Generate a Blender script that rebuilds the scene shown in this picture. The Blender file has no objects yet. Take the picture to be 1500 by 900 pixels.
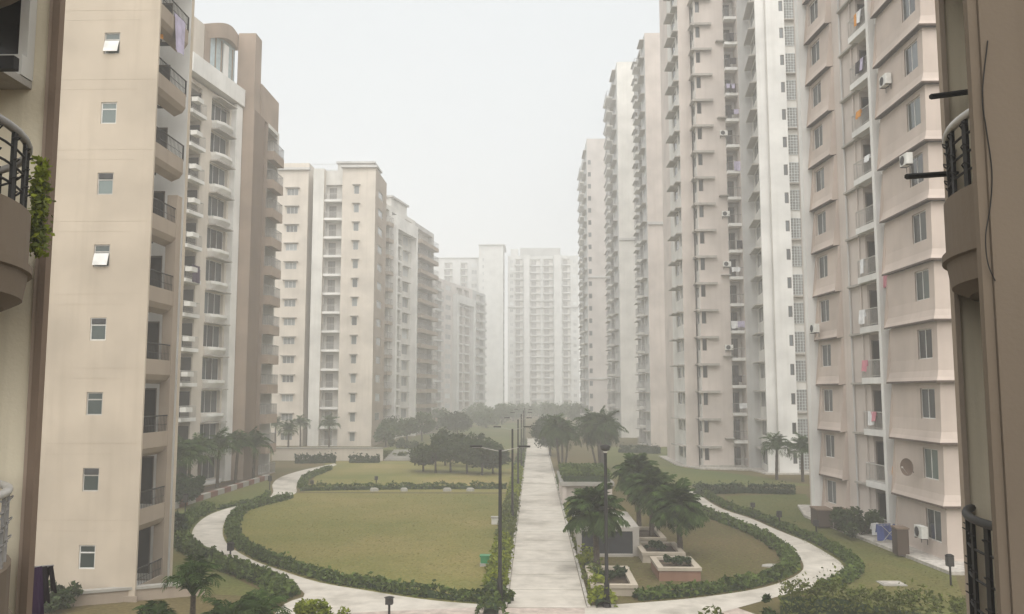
import bpy, math, random
import numpy as np
from mathutils import Vector, Matrix
R = math.radians
sc = bpy.context.scene
COL = sc.collection
random.seed(7)

# ------------------------------------------------------------------ camera
CAMZ = 8.1
FPX, VPX, VPY = 1250.0, 781.0, 577.0            # focal length and vanishing point in photo pixels
cam_d = bpy.data.cameras.new('camera')
cam = bpy.data.objects.new('camera', cam_d)
COL.objects.link(cam)
cam_d.sensor_width = 36.0
cam_d.lens = 36.0 * FPX / 1500.0
cam_d.clip_start = 0.1
cam_d.clip_end = 4000
PITCH = math.atan2(VPY - 450, FPX)
YAW = math.atan2((VPX - 750) * math.cos(PITCH), FPX)
CAMROT = Matrix.Rotation(YAW, 3, 'Z') @ Matrix.Rotation(math.pi / 2 + PITCH, 3, 'X')
cam.location = (0, 0, CAMZ)
cam.rotation_euler = CAMROT.to_euler()
sc.camera = cam

# ------------------------------------------------------------------ sky, sun, exposure
SUN_EL, SUN_AZ = R(50), R(174)                   # azimuth clockwise from +Y: behind the camera; a wide soft glow through the smog
w = bpy.data.worlds.new('World')
sc.world = w
w.use_nodes = True
nt = w.node_tree
nt.nodes.clear()
wo = nt.nodes.new('ShaderNodeOutputWorld')
bg = nt.nodes.new('ShaderNodeBackground')
sky = nt.nodes.new('ShaderNodeTexSky')
sky.sky_type = 'NISHITA'
sky.sun_disc = False
sky.sun_elevation = SUN_EL
sky.sun_rotation = SUN_AZ
sky.air_density = 1.6
sky.dust_density = 6.0
sky.ozone_density = 1.0
hs = nt.nodes.new('ShaderNodeHueSaturation')     # an overcast, smoggy sky: nearly colourless
hs.inputs['Saturation'].default_value = 0.12
mixs = nt.nodes.new('ShaderNodeMixRGB')
mixs.inputs['Fac'].default_value = 0.78          # even cloud layer over most of the clear-sky gradient
mixs.inputs['Color2'].default_value = (7.9, 8.35, 8.65, 1)
nt.links.new(sky.outputs['Color'], hs.inputs['Color'])
nt.links.new(hs.outputs['Color'], mixs.inputs['Color1'])
nt.links.new(mixs.outputs['Color'], bg.inputs['Color'])
bg.inputs['Strength'].default_value = 0.0425
nt.links.new(bg.outputs['Background'], wo.inputs['Surface'])

sun_d = bpy.data.lights.new('sun', 'SUN')
sun_d.energy = 1.5
sun_d.angle = R(100)
sun_d.color = (1.0, 0.965, 0.915)
sun = bpy.data.objects.new('sun', sun_d)
COL.objects.link(sun)
sdir = Vector((math.sin(SUN_AZ) * math.cos(SUN_EL), math.cos(SUN_AZ) * math.cos(SUN_EL), math.sin(SUN_EL)))
sun.rotation_euler = sdir.to_track_quat('Z', 'Y').to_euler()
sun.location = (0, -40, 90)

sc.view_settings.view_transform = 'Standard'
sc.view_settings.look = 'None'
sc.view_settings.gamma = 1.0
sc.view_settings.exposure = 1.52
sc.render.engine = 'CYCLES'
sc.cycles.max_bounces = 12
sc.cycles.diffuse_bounces = 3
sc.cycles.glossy_bounces = 2
sc.cycles.transmission_bounces = 2
sc.cycles.volume_bounces = 10
sc.cycles.transparent_max_bounces = 4
sc.cycles.use_denoising = True
sc.cycles.caustics_reflective = False
sc.cycles.caustics_refractive = False

HAZE_DENSITY = 0.0025

# ------------------------------------------------------------------ pixel helpers
def ray(px, py):
    return CAMROT @ Vector(((px - 750) / FPX, -(py - 450) / FPX, -1.0))
def G(px, py, z=0.0):                             # photo pixel -> point on the level z
    d = ray(px, py)
    t = (z - CAMZ) / d.z
    return (d.x * t, d.y * t)
def ZY(px, py, Y):                                # photo pixel -> point on the plane y=Y
    d = ray(px, py)
    t = Y / d.y
    return Vector((d.x * t, Y, CAMZ + d.z * t))
def XY(px, Y):                                    # plan position at depth Y of a column at horizon level
    return (Y * (px - VPX) / FPX, Y)

# ------------------------------------------------------------------ materials
MATS = {}
def _mat(name):
    m = bpy.data.materials.new(name)
    m.use_nodes = True
    n = m.node_tree
    b = n.nodes['Principled BSDF']
    MATS[name] = m
    return m, n, b
def N(n, t, **kw):
    x = n.nodes.new(t)
    for k, v in kw.items():
        setattr(x, k, v)
    return x
def ramp(n, stops):
    r = n.nodes.new('ShaderNodeValToRGB')
    e = r.color_ramp.elements
    while len(e) < len(stops):
        e.new(0.5)
    for i, (p, c) in enumerate(stops):
        e[i].position = p
        e[i].color = (c[0], c[1], c[2], 1)
    return r
def scalec(c, k):
    return tuple(min(1, x * k) for x in c)

def paint(name, col, dirt=0.35, rough=0.85, streak=1.0, bump=0.15, dirtcol=None):
    """painted render: soft blotches, rain streaks running down, fine grain"""
    m, n, b = _mat(name)
    tc = N(n, 'ShaderNodeTexCoord')
    geo = N(n, 'ShaderNodeNewGeometry')
    n1 = N(n, 'ShaderNodeTexNoise'); n1.inputs['Scale'].default_value = 0.35; n1.inputs['Detail'].default_value = 6
    n.links.new(geo.outputs['Position'], n1.inputs['Vector'])
    mp = N(n, 'ShaderNodeMapping'); mp.inputs['Scale'].default_value = (2.6, 2.6, 0.12)
    n.links.new(geo.outputs['Position'], mp.inputs['Vector'])
    n2 = N(n, 'ShaderNodeTexNoise'); n2.inputs['Scale'].default_value = 1.0; n2.inputs['Detail'].default_value = 5
    n.links.new(mp.outputs['Vector'], n2.inputs['Vector'])
    r1 = ramp(n, [(0.36, (0, 0, 0)), (0.72, (1, 1, 1))])
    r2 = ramp(n, [(0.5, (0, 0, 0)), (0.78, (1, 1, 1))])
    n.links.new(n1.outputs['Fac'], r1.inputs['Fac'])
    n.links.new(n2.outputs['Fac'], r2.inputs['Fac'])
    dc = dirtcol or (col[0] * 0.62, col[1] * 0.6, col[2] * 0.56)
    mx = N(n, 'ShaderNodeMixRGB'); mx.inputs['Color1'].default_value = (*col, 1)
    mx.inputs['Color2'].default_value = (*scalec(col, 0.77), 1)
    n.links.new(r1.outputs['Color'], mx.inputs['Fac'])
    ml = N(n, 'ShaderNodeMath', operation='MULTIPLY'); ml.inputs[1].default_value = dirt * streak
    n.links.new(r2.outputs['Color'], ml.inputs[0])
    mx2 = N(n, 'ShaderNodeMixRGB'); mx2.inputs['Color2'].default_value = (*dc, 1)
    n.links.new(ml.outputs[0], mx2.inputs['Fac'])
    n.links.new(mx.outputs['Color'], mx2.inputs['Color1'])
    n.links.new(mx2.outputs['Color'], b.inputs['Base Color'])
    b.inputs['Roughness'].default_value = rough
    b.inputs['Specular IOR Level'].default_value = 0.25
    n3 = N(n, 'ShaderNodeTexNoise'); n3.inputs['Scale'].default_value = 28; n3.inputs['Detail'].default_value = 4
    n.links.new(geo.outputs['Position'], n3.inputs['Vector'])
    bp = N(n, 'ShaderNodeBump'); bp.inputs['Strength'].default_value = bump; bp.inputs['Distance'].default_value = 0.02
    n.links.new(n3.outputs['Fac'], bp.inputs['Height'])
    n.links.new(bp.outputs['Normal'], b.inputs['Normal'])
    return m
def plain(name, col, rough=0.5, metal=0.0, spec=0.4, var=0.15):
    m, n, b = _mat(name)
    geo = N(n, 'ShaderNodeNewGeometry')
    n1 = N(n, 'ShaderNodeTexNoise'); n1.inputs['Scale'].default_value = 3.0; n1.inputs['Detail'].default_value = 4
    n.links.new(geo.outputs['Position'], n1.inputs['Vector'])
    r1 = ramp(n, [(0.3, scalec(col, 1 - var)), (0.7, scalec(col, 1 + var))])
    n.links.new(n1.outputs['Fac'], r1.inputs['Fac'])
    n.links.new(r1.outputs['Color'], b.inputs['Base Color'])
    b.inputs['Roughness'].default_value = rough
    b.inputs['Metallic'].default_value = metal
    b.inputs['Specular IOR Level'].default_value = spec
    return m
def glass(name, col, rough=0.08):
    """window glass over a dim room: dark, with soft curtain-like variation per pane, reflecting the sky"""
    m, n, b = _mat(name)
    oi = N(n, 'ShaderNodeObjectInfo')
    r = ramp(n, [(0.0, scalec(col, 0.45)), (0.45, col), (0.8, scalec(col, 1.4)), (1.0, scalec(col, 2.4))])
    n.links.new(oi.outputs['Random'], r.inputs['Fac'])
    n.links.new(r.outputs['Color'], b.inputs['Base Color'])
    b.inputs['Roughness'].default_value = rough
    b.inputs['Specular IOR Level'].default_value = 0.6
    return m
def leaf(name, dark, light, trans=0.25):
    m, n, b = _mat(name)
    geo = N(n, 'ShaderNodeNewGeometry')
    oi = N(n, 'ShaderNodeObjectInfo')
    n1 = N(n, 'ShaderNodeTexNoise'); n1.inputs['Scale'].default_value = 0.9; n1.inputs['Detail'].default_value = 3
    n.links.new(geo.outputs['Position'], n1.inputs['Vector'])
    ad = N(n, 'ShaderNodeMath', operation='MULTIPLY_ADD')
    n.links.new(geo.outputs['Random Per Island'], ad.inputs[0]); ad.inputs[1].default_value = 0.6
    sb = N(n, 'ShaderNodeMath', operation='SUBTRACT'); sb.inputs[1].default_value = 0.3
    n.links.new(n1.outputs['Fac'], sb.inputs[0])
    n.links.new(sb.outputs[0], ad.inputs[2])
    r = ramp(n, [(0.0, dark), (1.0, light)])
    n.links.new(ad.outputs[0], r.inputs['Fac'])
    n.links.new(r.outputs['Color'], b.inputs['Base Color'])
    b.inputs['Roughness'].default_value = 0.75
    b.inputs['Specular IOR Level'].default_value = 0.08
    tr = N(n, 'ShaderNodeBsdfTranslucent')
    n.links.new(r.outputs['Color'], tr.inputs['Color'])
    ms = N(n, 'ShaderNodeMixShader'); ms.inputs['Fac'].default_value = trans
    n.links.new(b.outputs['BSDF'], ms.inputs[1]); n.links.new(tr.outputs['BSDF'], ms.inputs[2])
    n.links.new(ms.outputs['Shader'], n.nodes['Material Output'].inputs['Surface'])
    return m
def ground_mat(name, cols, scale=0.12, fine=9.0, bump=0.5, rough=0.95, dist=0.05, fmix=.8):
    m, n, b = _mat(name)
    geo = N(n, 'ShaderNodeNewGeometry')
    n1 = N(n, 'ShaderNodeTexNoise'); n1.inputs['Scale'].default_value = scale; n1.inputs['Detail'].default_value = 8; n1.inputs['Roughness'].default_value = 0.62
    n.links.new(geo.outputs['Position'], n1.inputs['Vector'])
    n2 = N(n, 'ShaderNodeTexNoise'); n2.inputs['Scale'].default_value = fine; n2.inputs['Detail'].default_value = 6
    n.links.new(geo.outputs['Position'], n2.inputs['Vector'])
    k = len(cols)
    r = ramp(n, [(0.3 + 0.4 * i / (k - 1), c) for i, c in enumerate(cols)])
    n.links.new(n1.outputs['Fac'], r.inputs['Fac'])
    r2 = ramp(n, [(0.3, (0.62, 0.62, 0.62)), (0.7, (1.2, 1.2, 1.2))])
    n.links.new(n2.outputs['Fac'], r2.inputs['Fac'])
    mx = N(n, 'ShaderNodeMixRGB', blend_type='MULTIPLY'); mx.inputs['Fac'].default_value = fmix
    n.links.new(r.outputs['Color'], mx.inputs['Color1']); n.links.new(r2.outputs['Color'], mx.inputs['Color2'])
    n.links.new(mx.outputs['Color'], b.inputs['Base Color'])
    b.inputs['Roughness'].default_value = rough
    b.inputs['Specular IOR Level'].default_value = 0.15
    bp = N(n, 'ShaderNodeBump'); bp.inputs['Strength'].default_value = bump; bp.inputs['Distance'].default_value = dist
    n.links.new(n2.outputs['Fac'], bp.inputs['Height'])
    n.links.new(bp.outputs['Normal'], b.inputs['Normal'])
    return m

BEIGE = paint('paint_beige', (0.545, 0.468, 0.375), 0.28)
CREAM = paint('paint_cream', (0.61, 0.55, 0.475), 0.3)
WHITE = paint('paint_white', (0.744, 0.730, 0.698), 0.25)
OFFW = paint('paint_offwhite', (0.644, 0.626, 0.584), 0.3)
GREYP = paint('paint_grey', (0.506, 0.497, 0.478), 0.3)
PINK = paint('paint_pink', (0.535, 0.452, 0.395), 0.22)
PINKL = paint('paint_pale_pink', (0.581, 0.515, 0.466), 0.28)
BROWN = paint('paint_brown', (0.342, 0.265, 0.207), 0.3)
BROWND = paint('paint_dark_brown', (0.20, 0.145, 0.105), 0.3)
TAUPE = paint('paint_taupe', (0.356, 0.293, 0.232), 0.3)
DIRTY = paint('paint_dirty_cream', (0.74, 0.665, 0.51), 0.6, dirtcol=(0.24, 0.205, 0.14))
WINGBR = paint('paint_wing_brown', (0.178, 0.139, 0.101), 0.45, bump=0.1)
CONC = paint('concrete', (0.40, 0.37, 0.33), 0.5, bump=0.4)
KERBW = paint('kerb_white', (0.364, 0.347, 0.313), 0.5)
KERBR = paint('kerb_red_brown', (0.20, 0.10, 0.07), 0.5)
FARW = paint('paint_far_grey', (0.50, 0.505, 0.49), 0.2)  # far walls greyed to low contrast, haze put into the paint
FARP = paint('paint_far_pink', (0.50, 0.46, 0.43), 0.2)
FARG = paint('paint_far_dark_grey', (0.36, 0.365, 0.355), 0.2)
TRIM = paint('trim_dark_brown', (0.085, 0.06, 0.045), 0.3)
PLCREAM = paint('planter_cream', (0.42, 0.365, 0.29), 0.4)
BRICKP = paint('planter_brick_red', (0.264, 0.152, 0.104), 0.4)
GRANITE = plain('dark_granite', (0.035, 0.038, 0.043), 0.25, spec=0.5)
BLACK = plain('black_metal', (0.014, 0.013, 0.012), 0.6, spec=0.2)
DKGREY = plain('dark_grey_metal', (0.04, 0.038, 0.036), 0.6, spec=0.2)
STEEL = plain('pale_rail_metal', (0.42, 0.40, 0.37), 0.4)
RAILG = plain('grey_rail_metal', (0.22, 0.21, 0.20), 0.45)
FRAME = plain('window_frame_white', (0.62, 0.61, 0.58), 0.5)
FRAMED = plain('window_frame_brown', (0.13, 0.10, 0.08), 0.5)
GLASS = glass('window_glass', (0.05, 0.057, 0.06))
GLASSG = glass('window_glass_green', (0.06, 0.078, 0.074))
GLASSB = plain('curtain_glass', (0.36, 0.44, 0.46), 0.1, spec=0.7)
GLASSM = glass('window_glass_hazed', (0.15, 0.16, 0.16), .2)  # mid-distance glass lightened, haze put into its colour
GLASSF = glass('window_glass_far_hazed', (0.23, 0.24, 0.24), .3)  # far glass, lightened further to carry the haze
DOORF = plain('door_far_hazed', (0.20, 0.195, 0.185), .5)  # far doors lightened, haze mixed into the colour
DOORD = glass('door_dark', (0.035, 0.033, 0.03), 0.25)
PANEL = plain('white_board', (0.66, 0.65, 0.62), 0.5)
PLASTW = plain('white_plastic', (0.68, 0.67, 0.63), 0.5)
GRILL = plain('grille_dark', (0.05, 0.05, 0.05), 0.6)
DISHM = plain('dish_metal', (0.13, 0.085, 0.06), 0.5)
JALI = plain('jali_block', (0.44, 0.46, 0.45), 0.8)
CL_BLUE = plain('cloth_blue', (0.05, 0.075, 0.23), 0.9)
CL_PURP = plain('cloth_purple', (0.045, 0.025, 0.055), 0.9)
CL_DARK = plain('cloth_dark', (0.025, 0.02, 0.022), 0.9)
CL_ORNG = plain('cloth_orange', (0.55, 0.23, 0.03), 0.9)
CL_LILA = plain('cloth_lilac', (0.42, 0.38, 0.50), 0.9)
CL_WHIT = plain('cloth_white', (0.66, 0.66, 0.66), 0.9)
CL_PINK = plain('cloth_pink', (0.50, 0.20, 0.24), 0.9)
GREENB = plain('green_plastic', (0.03, 0.20, 0.08), 0.5)
BARK = ground_mat('bark', [(0.05, 0.04, 0.03), (0.10, 0.08, 0.06)], 2.0, 14, 0.8)
PBARK = ground_mat('palm_bark', [(0.055, 0.045, 0.035), (0.12, 0.095, 0.07)], 3.0, 18, 0.9)
LEAF = leaf('leaf_mid', (0.020, 0.034, 0.013), (0.075, 0.105, 0.040))
LEAFD = leaf('leaf_dark', (0.018, 0.034, 0.014), (0.062, 0.092, 0.038))
HEDGEL = leaf('leaf_hedge', (0.016, 0.032, 0.008), (0.135, 0.185, 0.046))
LEAFF = leaf('leaf_far', (0.045, 0.070, 0.028), (0.12, 0.155, 0.065))  # distant leaves lightened, haze put into the leaf colour
LEAFY = leaf('leaf_yellow_green', (0.075, 0.105, 0.012), (0.27, 0.30, 0.035))
LEAFO = leaf('leaf_olive', (0.06, 0.08, 0.02), (0.16, 0.18, 0.05))
PALML = leaf('leaf_palm', (0.014, 0.030, 0.008), (0.072, 0.115, 0.030), 0.2)
LAWN = ground_mat('lawn_dry', [(0.130, 0.145, 0.034), (0.195, 0.178, 0.055), (0.275, 0.212, 0.085)], 0.085, 7.0)
LAWNG = ground_mat('lawn_green', [(0.075, 0.100, 0.026), (0.115, 0.122, 0.036), (0.155, 0.130, 0.048)], 0.085, 6.0)
LAWND = ground_mat('lawn_brown', [(0.085, 0.078, 0.026), (0.120, 0.096, 0.040), (0.155, 0.115, 0.052)], 0.09, 6.0)
SOIL = ground_mat('soil', [(0.06, 0.045, 0.03), (0.12, 0.09, 0.06)], 0.4, 9.0)
PATHM = ground_mat('path_paving', [(0.28, 0.255, 0.215), (0.50, 0.46, 0.40), (0.54, 0.50, 0.44)], 0.30, 1.6, 0.1, 0.85, 0.01, .35)
PATHP = ground_mat('path_paving_pink', [(0.38, 0.31, 0.265), (0.46, 0.385, 0.335), (0.50, 0.43, 0.38)], 0.4, 3.0, 0.15, 0.85, 0.01)
APRON = ground_mat('apron_concrete', [(0.38, 0.35, 0.31), (0.50, 0.465, 0.42)], 0.5, 4.0, 0.2, 0.85, 0.01)

# ------------------------------------------------------------------ mesh helpers
class MB:
    def __init__(s):
        s.v, s.f, s.m = [], [], []
    def quad(s, a, b, c, d, mi=0):
        i = len(s.v); s.v += [tuple(a), tuple(b), tuple(c), tuple(d)]; s.f.append((i, i + 1, i + 2, i + 3)); s.m.append(mi)
    def poly(s, pts, mi=0):
        i = len(s.v); s.v += [tuple(p) for p in pts]; s.f.append(tuple(range(i, i + len(pts)))); s.m.append(mi)
    def box(s, x0, x1, y0, y1, z0, z1, mi=0):
        i = len(s.v)
        s.v += [(x0, y0, z0), (x1, y0, z0), (x1, y1, z0), (x0, y1, z0), (x0, y0, z1), (x1, y0, z1), (x1, y1, z1), (x0, y1, z1)]
        for f in ((3, 2, 1, 0), (4, 5, 6, 7), (0, 1, 5, 4), (1, 2, 6, 5), (2, 3, 7, 6), (3, 0, 4, 7)):
            s.f.append(tuple(i + k for k in f)); s.m.append(mi)
        return s
    def prism(s, pts, z0, z1, mi=0, top=True, bot=True):
        n = len(pts); i = len(s.v)
        s.v += [(p[0], p[1], z0) for p in pts] + [(p[0], p[1], z1) for p in pts]
        for k in range(n):
            j = (k + 1) % n
            s.f.append((i + k, i + j, i + n + j, i + n + k)); s.m.append(mi)
        if top: s.f.append(tuple(i + n + k for k in range(n))); s.m.append(mi)
        if bot: s.f.append(tuple(i + k for k in reversed(range(n)))); s.m.append(mi)
        return s
    def tube(s, pts, r, n=8, mi=0, cap=True):
        pts = [Vector(p) for p in pts]
        rs = r if isinstance(r, (list, tuple)) else [r] * len(pts)
        i0 = len(s.v); up = None
        for k, p in enumerate(pts):
            d = (pts[min(k + 1, len(pts) - 1)] - pts[max(k - 1, 0)]).normalized()
            a = d.orthogonal() if up is None else (up - d * up.dot(d))
            if a.length < 1e-6: a = d.orthogonal()
            a.normalize(); up = a
            b = d.cross(a)
            for q in range(n):
                t = 2 * math.pi * q / n
                s.v.append(tuple(p + (a * math.cos(t) + b * math.sin(t)) * rs[k]))
        for k in range(len(pts) - 1):
            for q in range(n):
                q2 = (q + 1) % n
                s.f.append((i0 + k * n + q, i0 + k * n + q2, i0 + (k + 1) * n + q2, i0 + (k + 1) * n + q)); s.m.append(mi)
        if cap:
            s.f.append(tuple(i0 + q for q in reversed(range(n)))); s.m.append(mi)
            e = i0 + (len(pts) - 1) * n
            s.f.append(tuple(e + q for q in range(n))); s.m.append(mi)
        return s
    def mesh(s, name, mats, smooth=False):
        me = bpy.data.meshes.new(name)
        me.from_pydata(s.v, [], s.f)
        if not isinstance(mats, (list, tuple)): mats = [mats]
        for m in mats: me.materials.append(m)
        if len(mats) > 1: me.polygons.foreach_set('material_index', s.m)
        if smooth: me.polygons.foreach_set('use_smooth', [True] * len(me.polygons))
        me.update()
        return me

CACHE = {}
def cached(key, fn):
    if key not in CACHE: CACHE[key] = fn()
    return CACHE[key]
def boxmesh(name, dims, mat):
    d = tuple(round(x, 3) for x in dims)
    return cached((name, d, mat.name), lambda: MB().box(*d).mesh(name, mat))

def O(name, me, parent=None, loc=(0, 0, 0), rz=0.0):
    """new object; loc is in the parent's frame"""
    o = bpy.data.objects.new(name, me)
    COL.objects.link(o)
    o.location = loc
    if rz: o.rotation_euler = (0, 0, rz)
    if parent is not None: o.parent = parent
    return o
def tag(o, label=None, cat=None, group=None, kind=None):
    if label: o['label'] = label
    if cat: o['category'] = cat
    if group: o['group'] = group
    if kind: o['kind'] = kind
    return o
def thing(name, label, cat, loc=(0, 0, 0), rz=0.0, group=None):
    return tag(O(name, None, None, loc, rz), label, cat, group)
def copy_tree(o, loc=None, rz=None, label=None, parent=None, scale=None):
    c = o.copy(); COL.objects.link(c)
    if parent is not None: c.parent = parent
    if loc is not None: c.location = loc
    if rz is not None: c.rotation_euler = (0, 0, rz)
    if scale is not None: c.scale = scale
    if label: c['label'] = label
    for ch in KIDS.get(o.name, ()): copy_tree(ch, parent=c)
    return c
KIDS = {}
def proto(o):
    """remember the children of a thing about to be copied"""
    bpy.context.view_layer.update()
    def rec(x):
        KIDS[x.name] = list(x.children)
        for c in x.children: rec(c)
    rec(o)
    return o

# ------------------------------------------------------------------ facades
class Edge:
    """a vertical wall from plan point a to b, running left to right as seen from outside;
    local x runs along it, local y into the building"""
    def __init__(s, a, b):
        s.a, s.b = Vector(a), Vector(b)
        d = s.b - s.a; s.L = d.length; s.d = d / s.L
        s.rz = math.atan2(d.y, d.x)
    def u(s, px):                                  # where the line of sight of a photo column meets this wall
        r = (px - VPX) / FPX
        return (r * s.a.y - s.a.x) / (s.d.x - r * s.d.y)
    def p(s, u, y, z, base):
        q = s.a + s.d * u + Vector((-s.d.y, s.d.x)) * y
        return (q.x - base[0], q.y - base[1], z - base[2])

def wall_mesh(name, L, z0, z1, holes, mat, backmat=None):
    """wall sheet with real openings: holes (u0,u1,z0,z1,depth) get reveals and, unless depth is negative, a back face"""
    mb = MB()
    us = sorted({0.0, L} | {min(max(h[0], 0), L) for h in holes} | {min(max(h[1], 0), L) for h in holes})
    zs = sorted({z0, z1} | {h[2] for h in holes} | {h[3] for h in holes})
    hs_ = [(h[0] - 1e-5, h[1] + 1e-5, h[2] - 1e-5, h[3] + 1e-5) for h in holes]
    for i in range(len(us) - 1):
        if us[i + 1] - us[i] < 1e-4: continue
        run = None
        for k in range(len(zs) - 1):
            if zs[k + 1] - zs[k] < 1e-4: continue
            inh = any(h[0] <= us[i] and us[i + 1] <= h[1] and h[2] <= zs[k] and zs[k + 1] <= h[3] for h in hs_)
            if inh:
                if run is not None: mb.quad((us[i], 0, run), (us[i + 1], 0, run), (us[i + 1], 0, zs[k]), (us[i], 0, zs[k])); run = None
            elif run is None: run = zs[k]
        if run is not None: mb.quad((us[i], 0, run), (us[i + 1], 0, run), (us[i + 1], 0, z1), (us[i], 0, z1))
    for (a, b, c, d, dep) in holes:
        D = abs(dep)
        mb.quad((a, 0, c), (b, 0, c), (b, D, c), (a, D, c)); mb.quad((a, D, d), (b, D, d), (b, 0, d), (a, 0, d))
        mb.quad((a, 0, d), (a, 0, c), (a, D, c), (a, D, d)); mb.quad((b, 0, c), (b, 0, d), (b, D, d), (b, D, c))
        if dep > 0: mb.quad((a, D, c), (b, D, c), (b, D, d), (a, D, d), 1)
    return mb.mesh(name, [mat, backmat or mat])

def window_meshes(w, h, nx, fr, gl, split=0.0):
    """frame and panes, centred on x, standing on z=0"""
    def frame():
        mb = MB(); t = 0.05
        mb.box(-w / 2, w / 2, 0, 0.05, 0, t); mb.box(-w / 2, w / 2, 0, 0.05, h - t, h)
        for i in range(nx + 1):
            x = -w / 2 + t / 2 + (w - t) * i / nx
            mb.box(x - t / 2, x + t / 2, 0.003, 0.047, t, h - t)
        if split: mb.box(-w / 2 + t, w / 2 - t, 0.006, 0.044, h * split - t / 2, h * split + t / 2)
        return mb.mesh('window', fr)
    return cached(('wf', round(w, 2), round(h, 2), nx, fr.name, split), frame), \
        [(-w / 2 + 0.05 + (w - 0.05) * i / nx, (w - 0.05) / nx - 0.05) for i in range(nx)]
def add_window(t, e, uc, z, w, h, dep, base, nx=2, fr=None, gl=None, split=0.0, panes=True, open_board=False):
    fr = fr or FRAME; gl = gl or GLASS
    fm, spans = window_meshes(w, h, nx, fr, gl, split)
    if panes:
        o = O('window', fm, t, e.p(uc, dep - 0.06, z, base), e.rz)
        for (x, pw) in spans:
            pm = boxmesh('pane', (0, pw, 0.02, 0.03, 0.05, h - 0.05), gl)
            O('pane', pm, o, (x - 0.0 , 0, 0))
        return o
    def both():
        mb = MB(); tt = 0.06
        mb.box(-w / 2, w / 2, 0.02, 0.03, 0, h, 1)
        for i in range(nx + 1):
            x = -w / 2 + tt / 2 + (w - tt) * i / nx
            mb.box(x - tt / 2, x + tt / 2, 0, 0.019, 0, h)
        mb.box(-w / 2, w / 2, 0.003, 0.018, h - tt, h)
        return mb.mesh('window', [fr, gl])
    return O('window', cached(('wb', round(w, 2), round(h, 2), nx, fr.name, gl.name), both), t, e.p(uc, dep - 0.06, z, base), e.rz)

def rail_mesh(w, h, p, mat, step=0.14, style='bars', side=True):
    """railing along the front (y=-p) and both returns of a balcony w wide"""
    def mk():
        mb = MB(); x0, x1, yf = -w / 2 + 0.03, w / 2 - 0.03, -p + 0.04
        runs = [((x0, yf), (x1, yf))]
        if side and p > 0.25: runs += [((x0, 0), (x0, yf)), ((x1, yf), (x1, 0))]
        for (a, b) in runs:
            mb.tube([(a[0], a[1], h), (b[0], b[1], h)], 0.03, 6)
            n = max(1, int(math.hypot(b[0] - a[0], b[1] - a[1]) / step))
            if style == 'bars':
                mb.tube([(a[0], a[1], 0.1), (b[0], b[1], 0.1)], 0.018, 4)
                for i in range(n + 1):
                    f = i / n; x = a[0] + (b[0] - a[0]) * f; y = a[1] + (b[1] - a[1]) * f
                    mb.tube([(x, y, 0), (x, y, h)], 0.013, 4, cap=False)
            else:
                for q in (0.25, 0.5, 0.75): mb.tube([(a[0], a[1], h * q), (b[0], b[1], h * q)], 0.015, 4)
                for i in range(0, n + 1, max(1, n // 2)):
                    f = i / n; x = a[0] + (b[0] - a[0]) * f; y = a[1] + (b[1] - a[1]) * f
                    mb.tube([(x, y, 0), (x, y, h)], 0.02, 4, cap=False)
        return mb.mesh('railing', mat)
    return cached(('rail', round(w, 2), round(h, 2), round(p, 2), mat.name, style, side), mk)

FH = 3.0
def W(px0, px1, **k): return dict(kind='win', px=(px0, px1), **k)
def BAL(px0, px1, **k): return dict(kind='bal', px=(px0, px1), **k)

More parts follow.
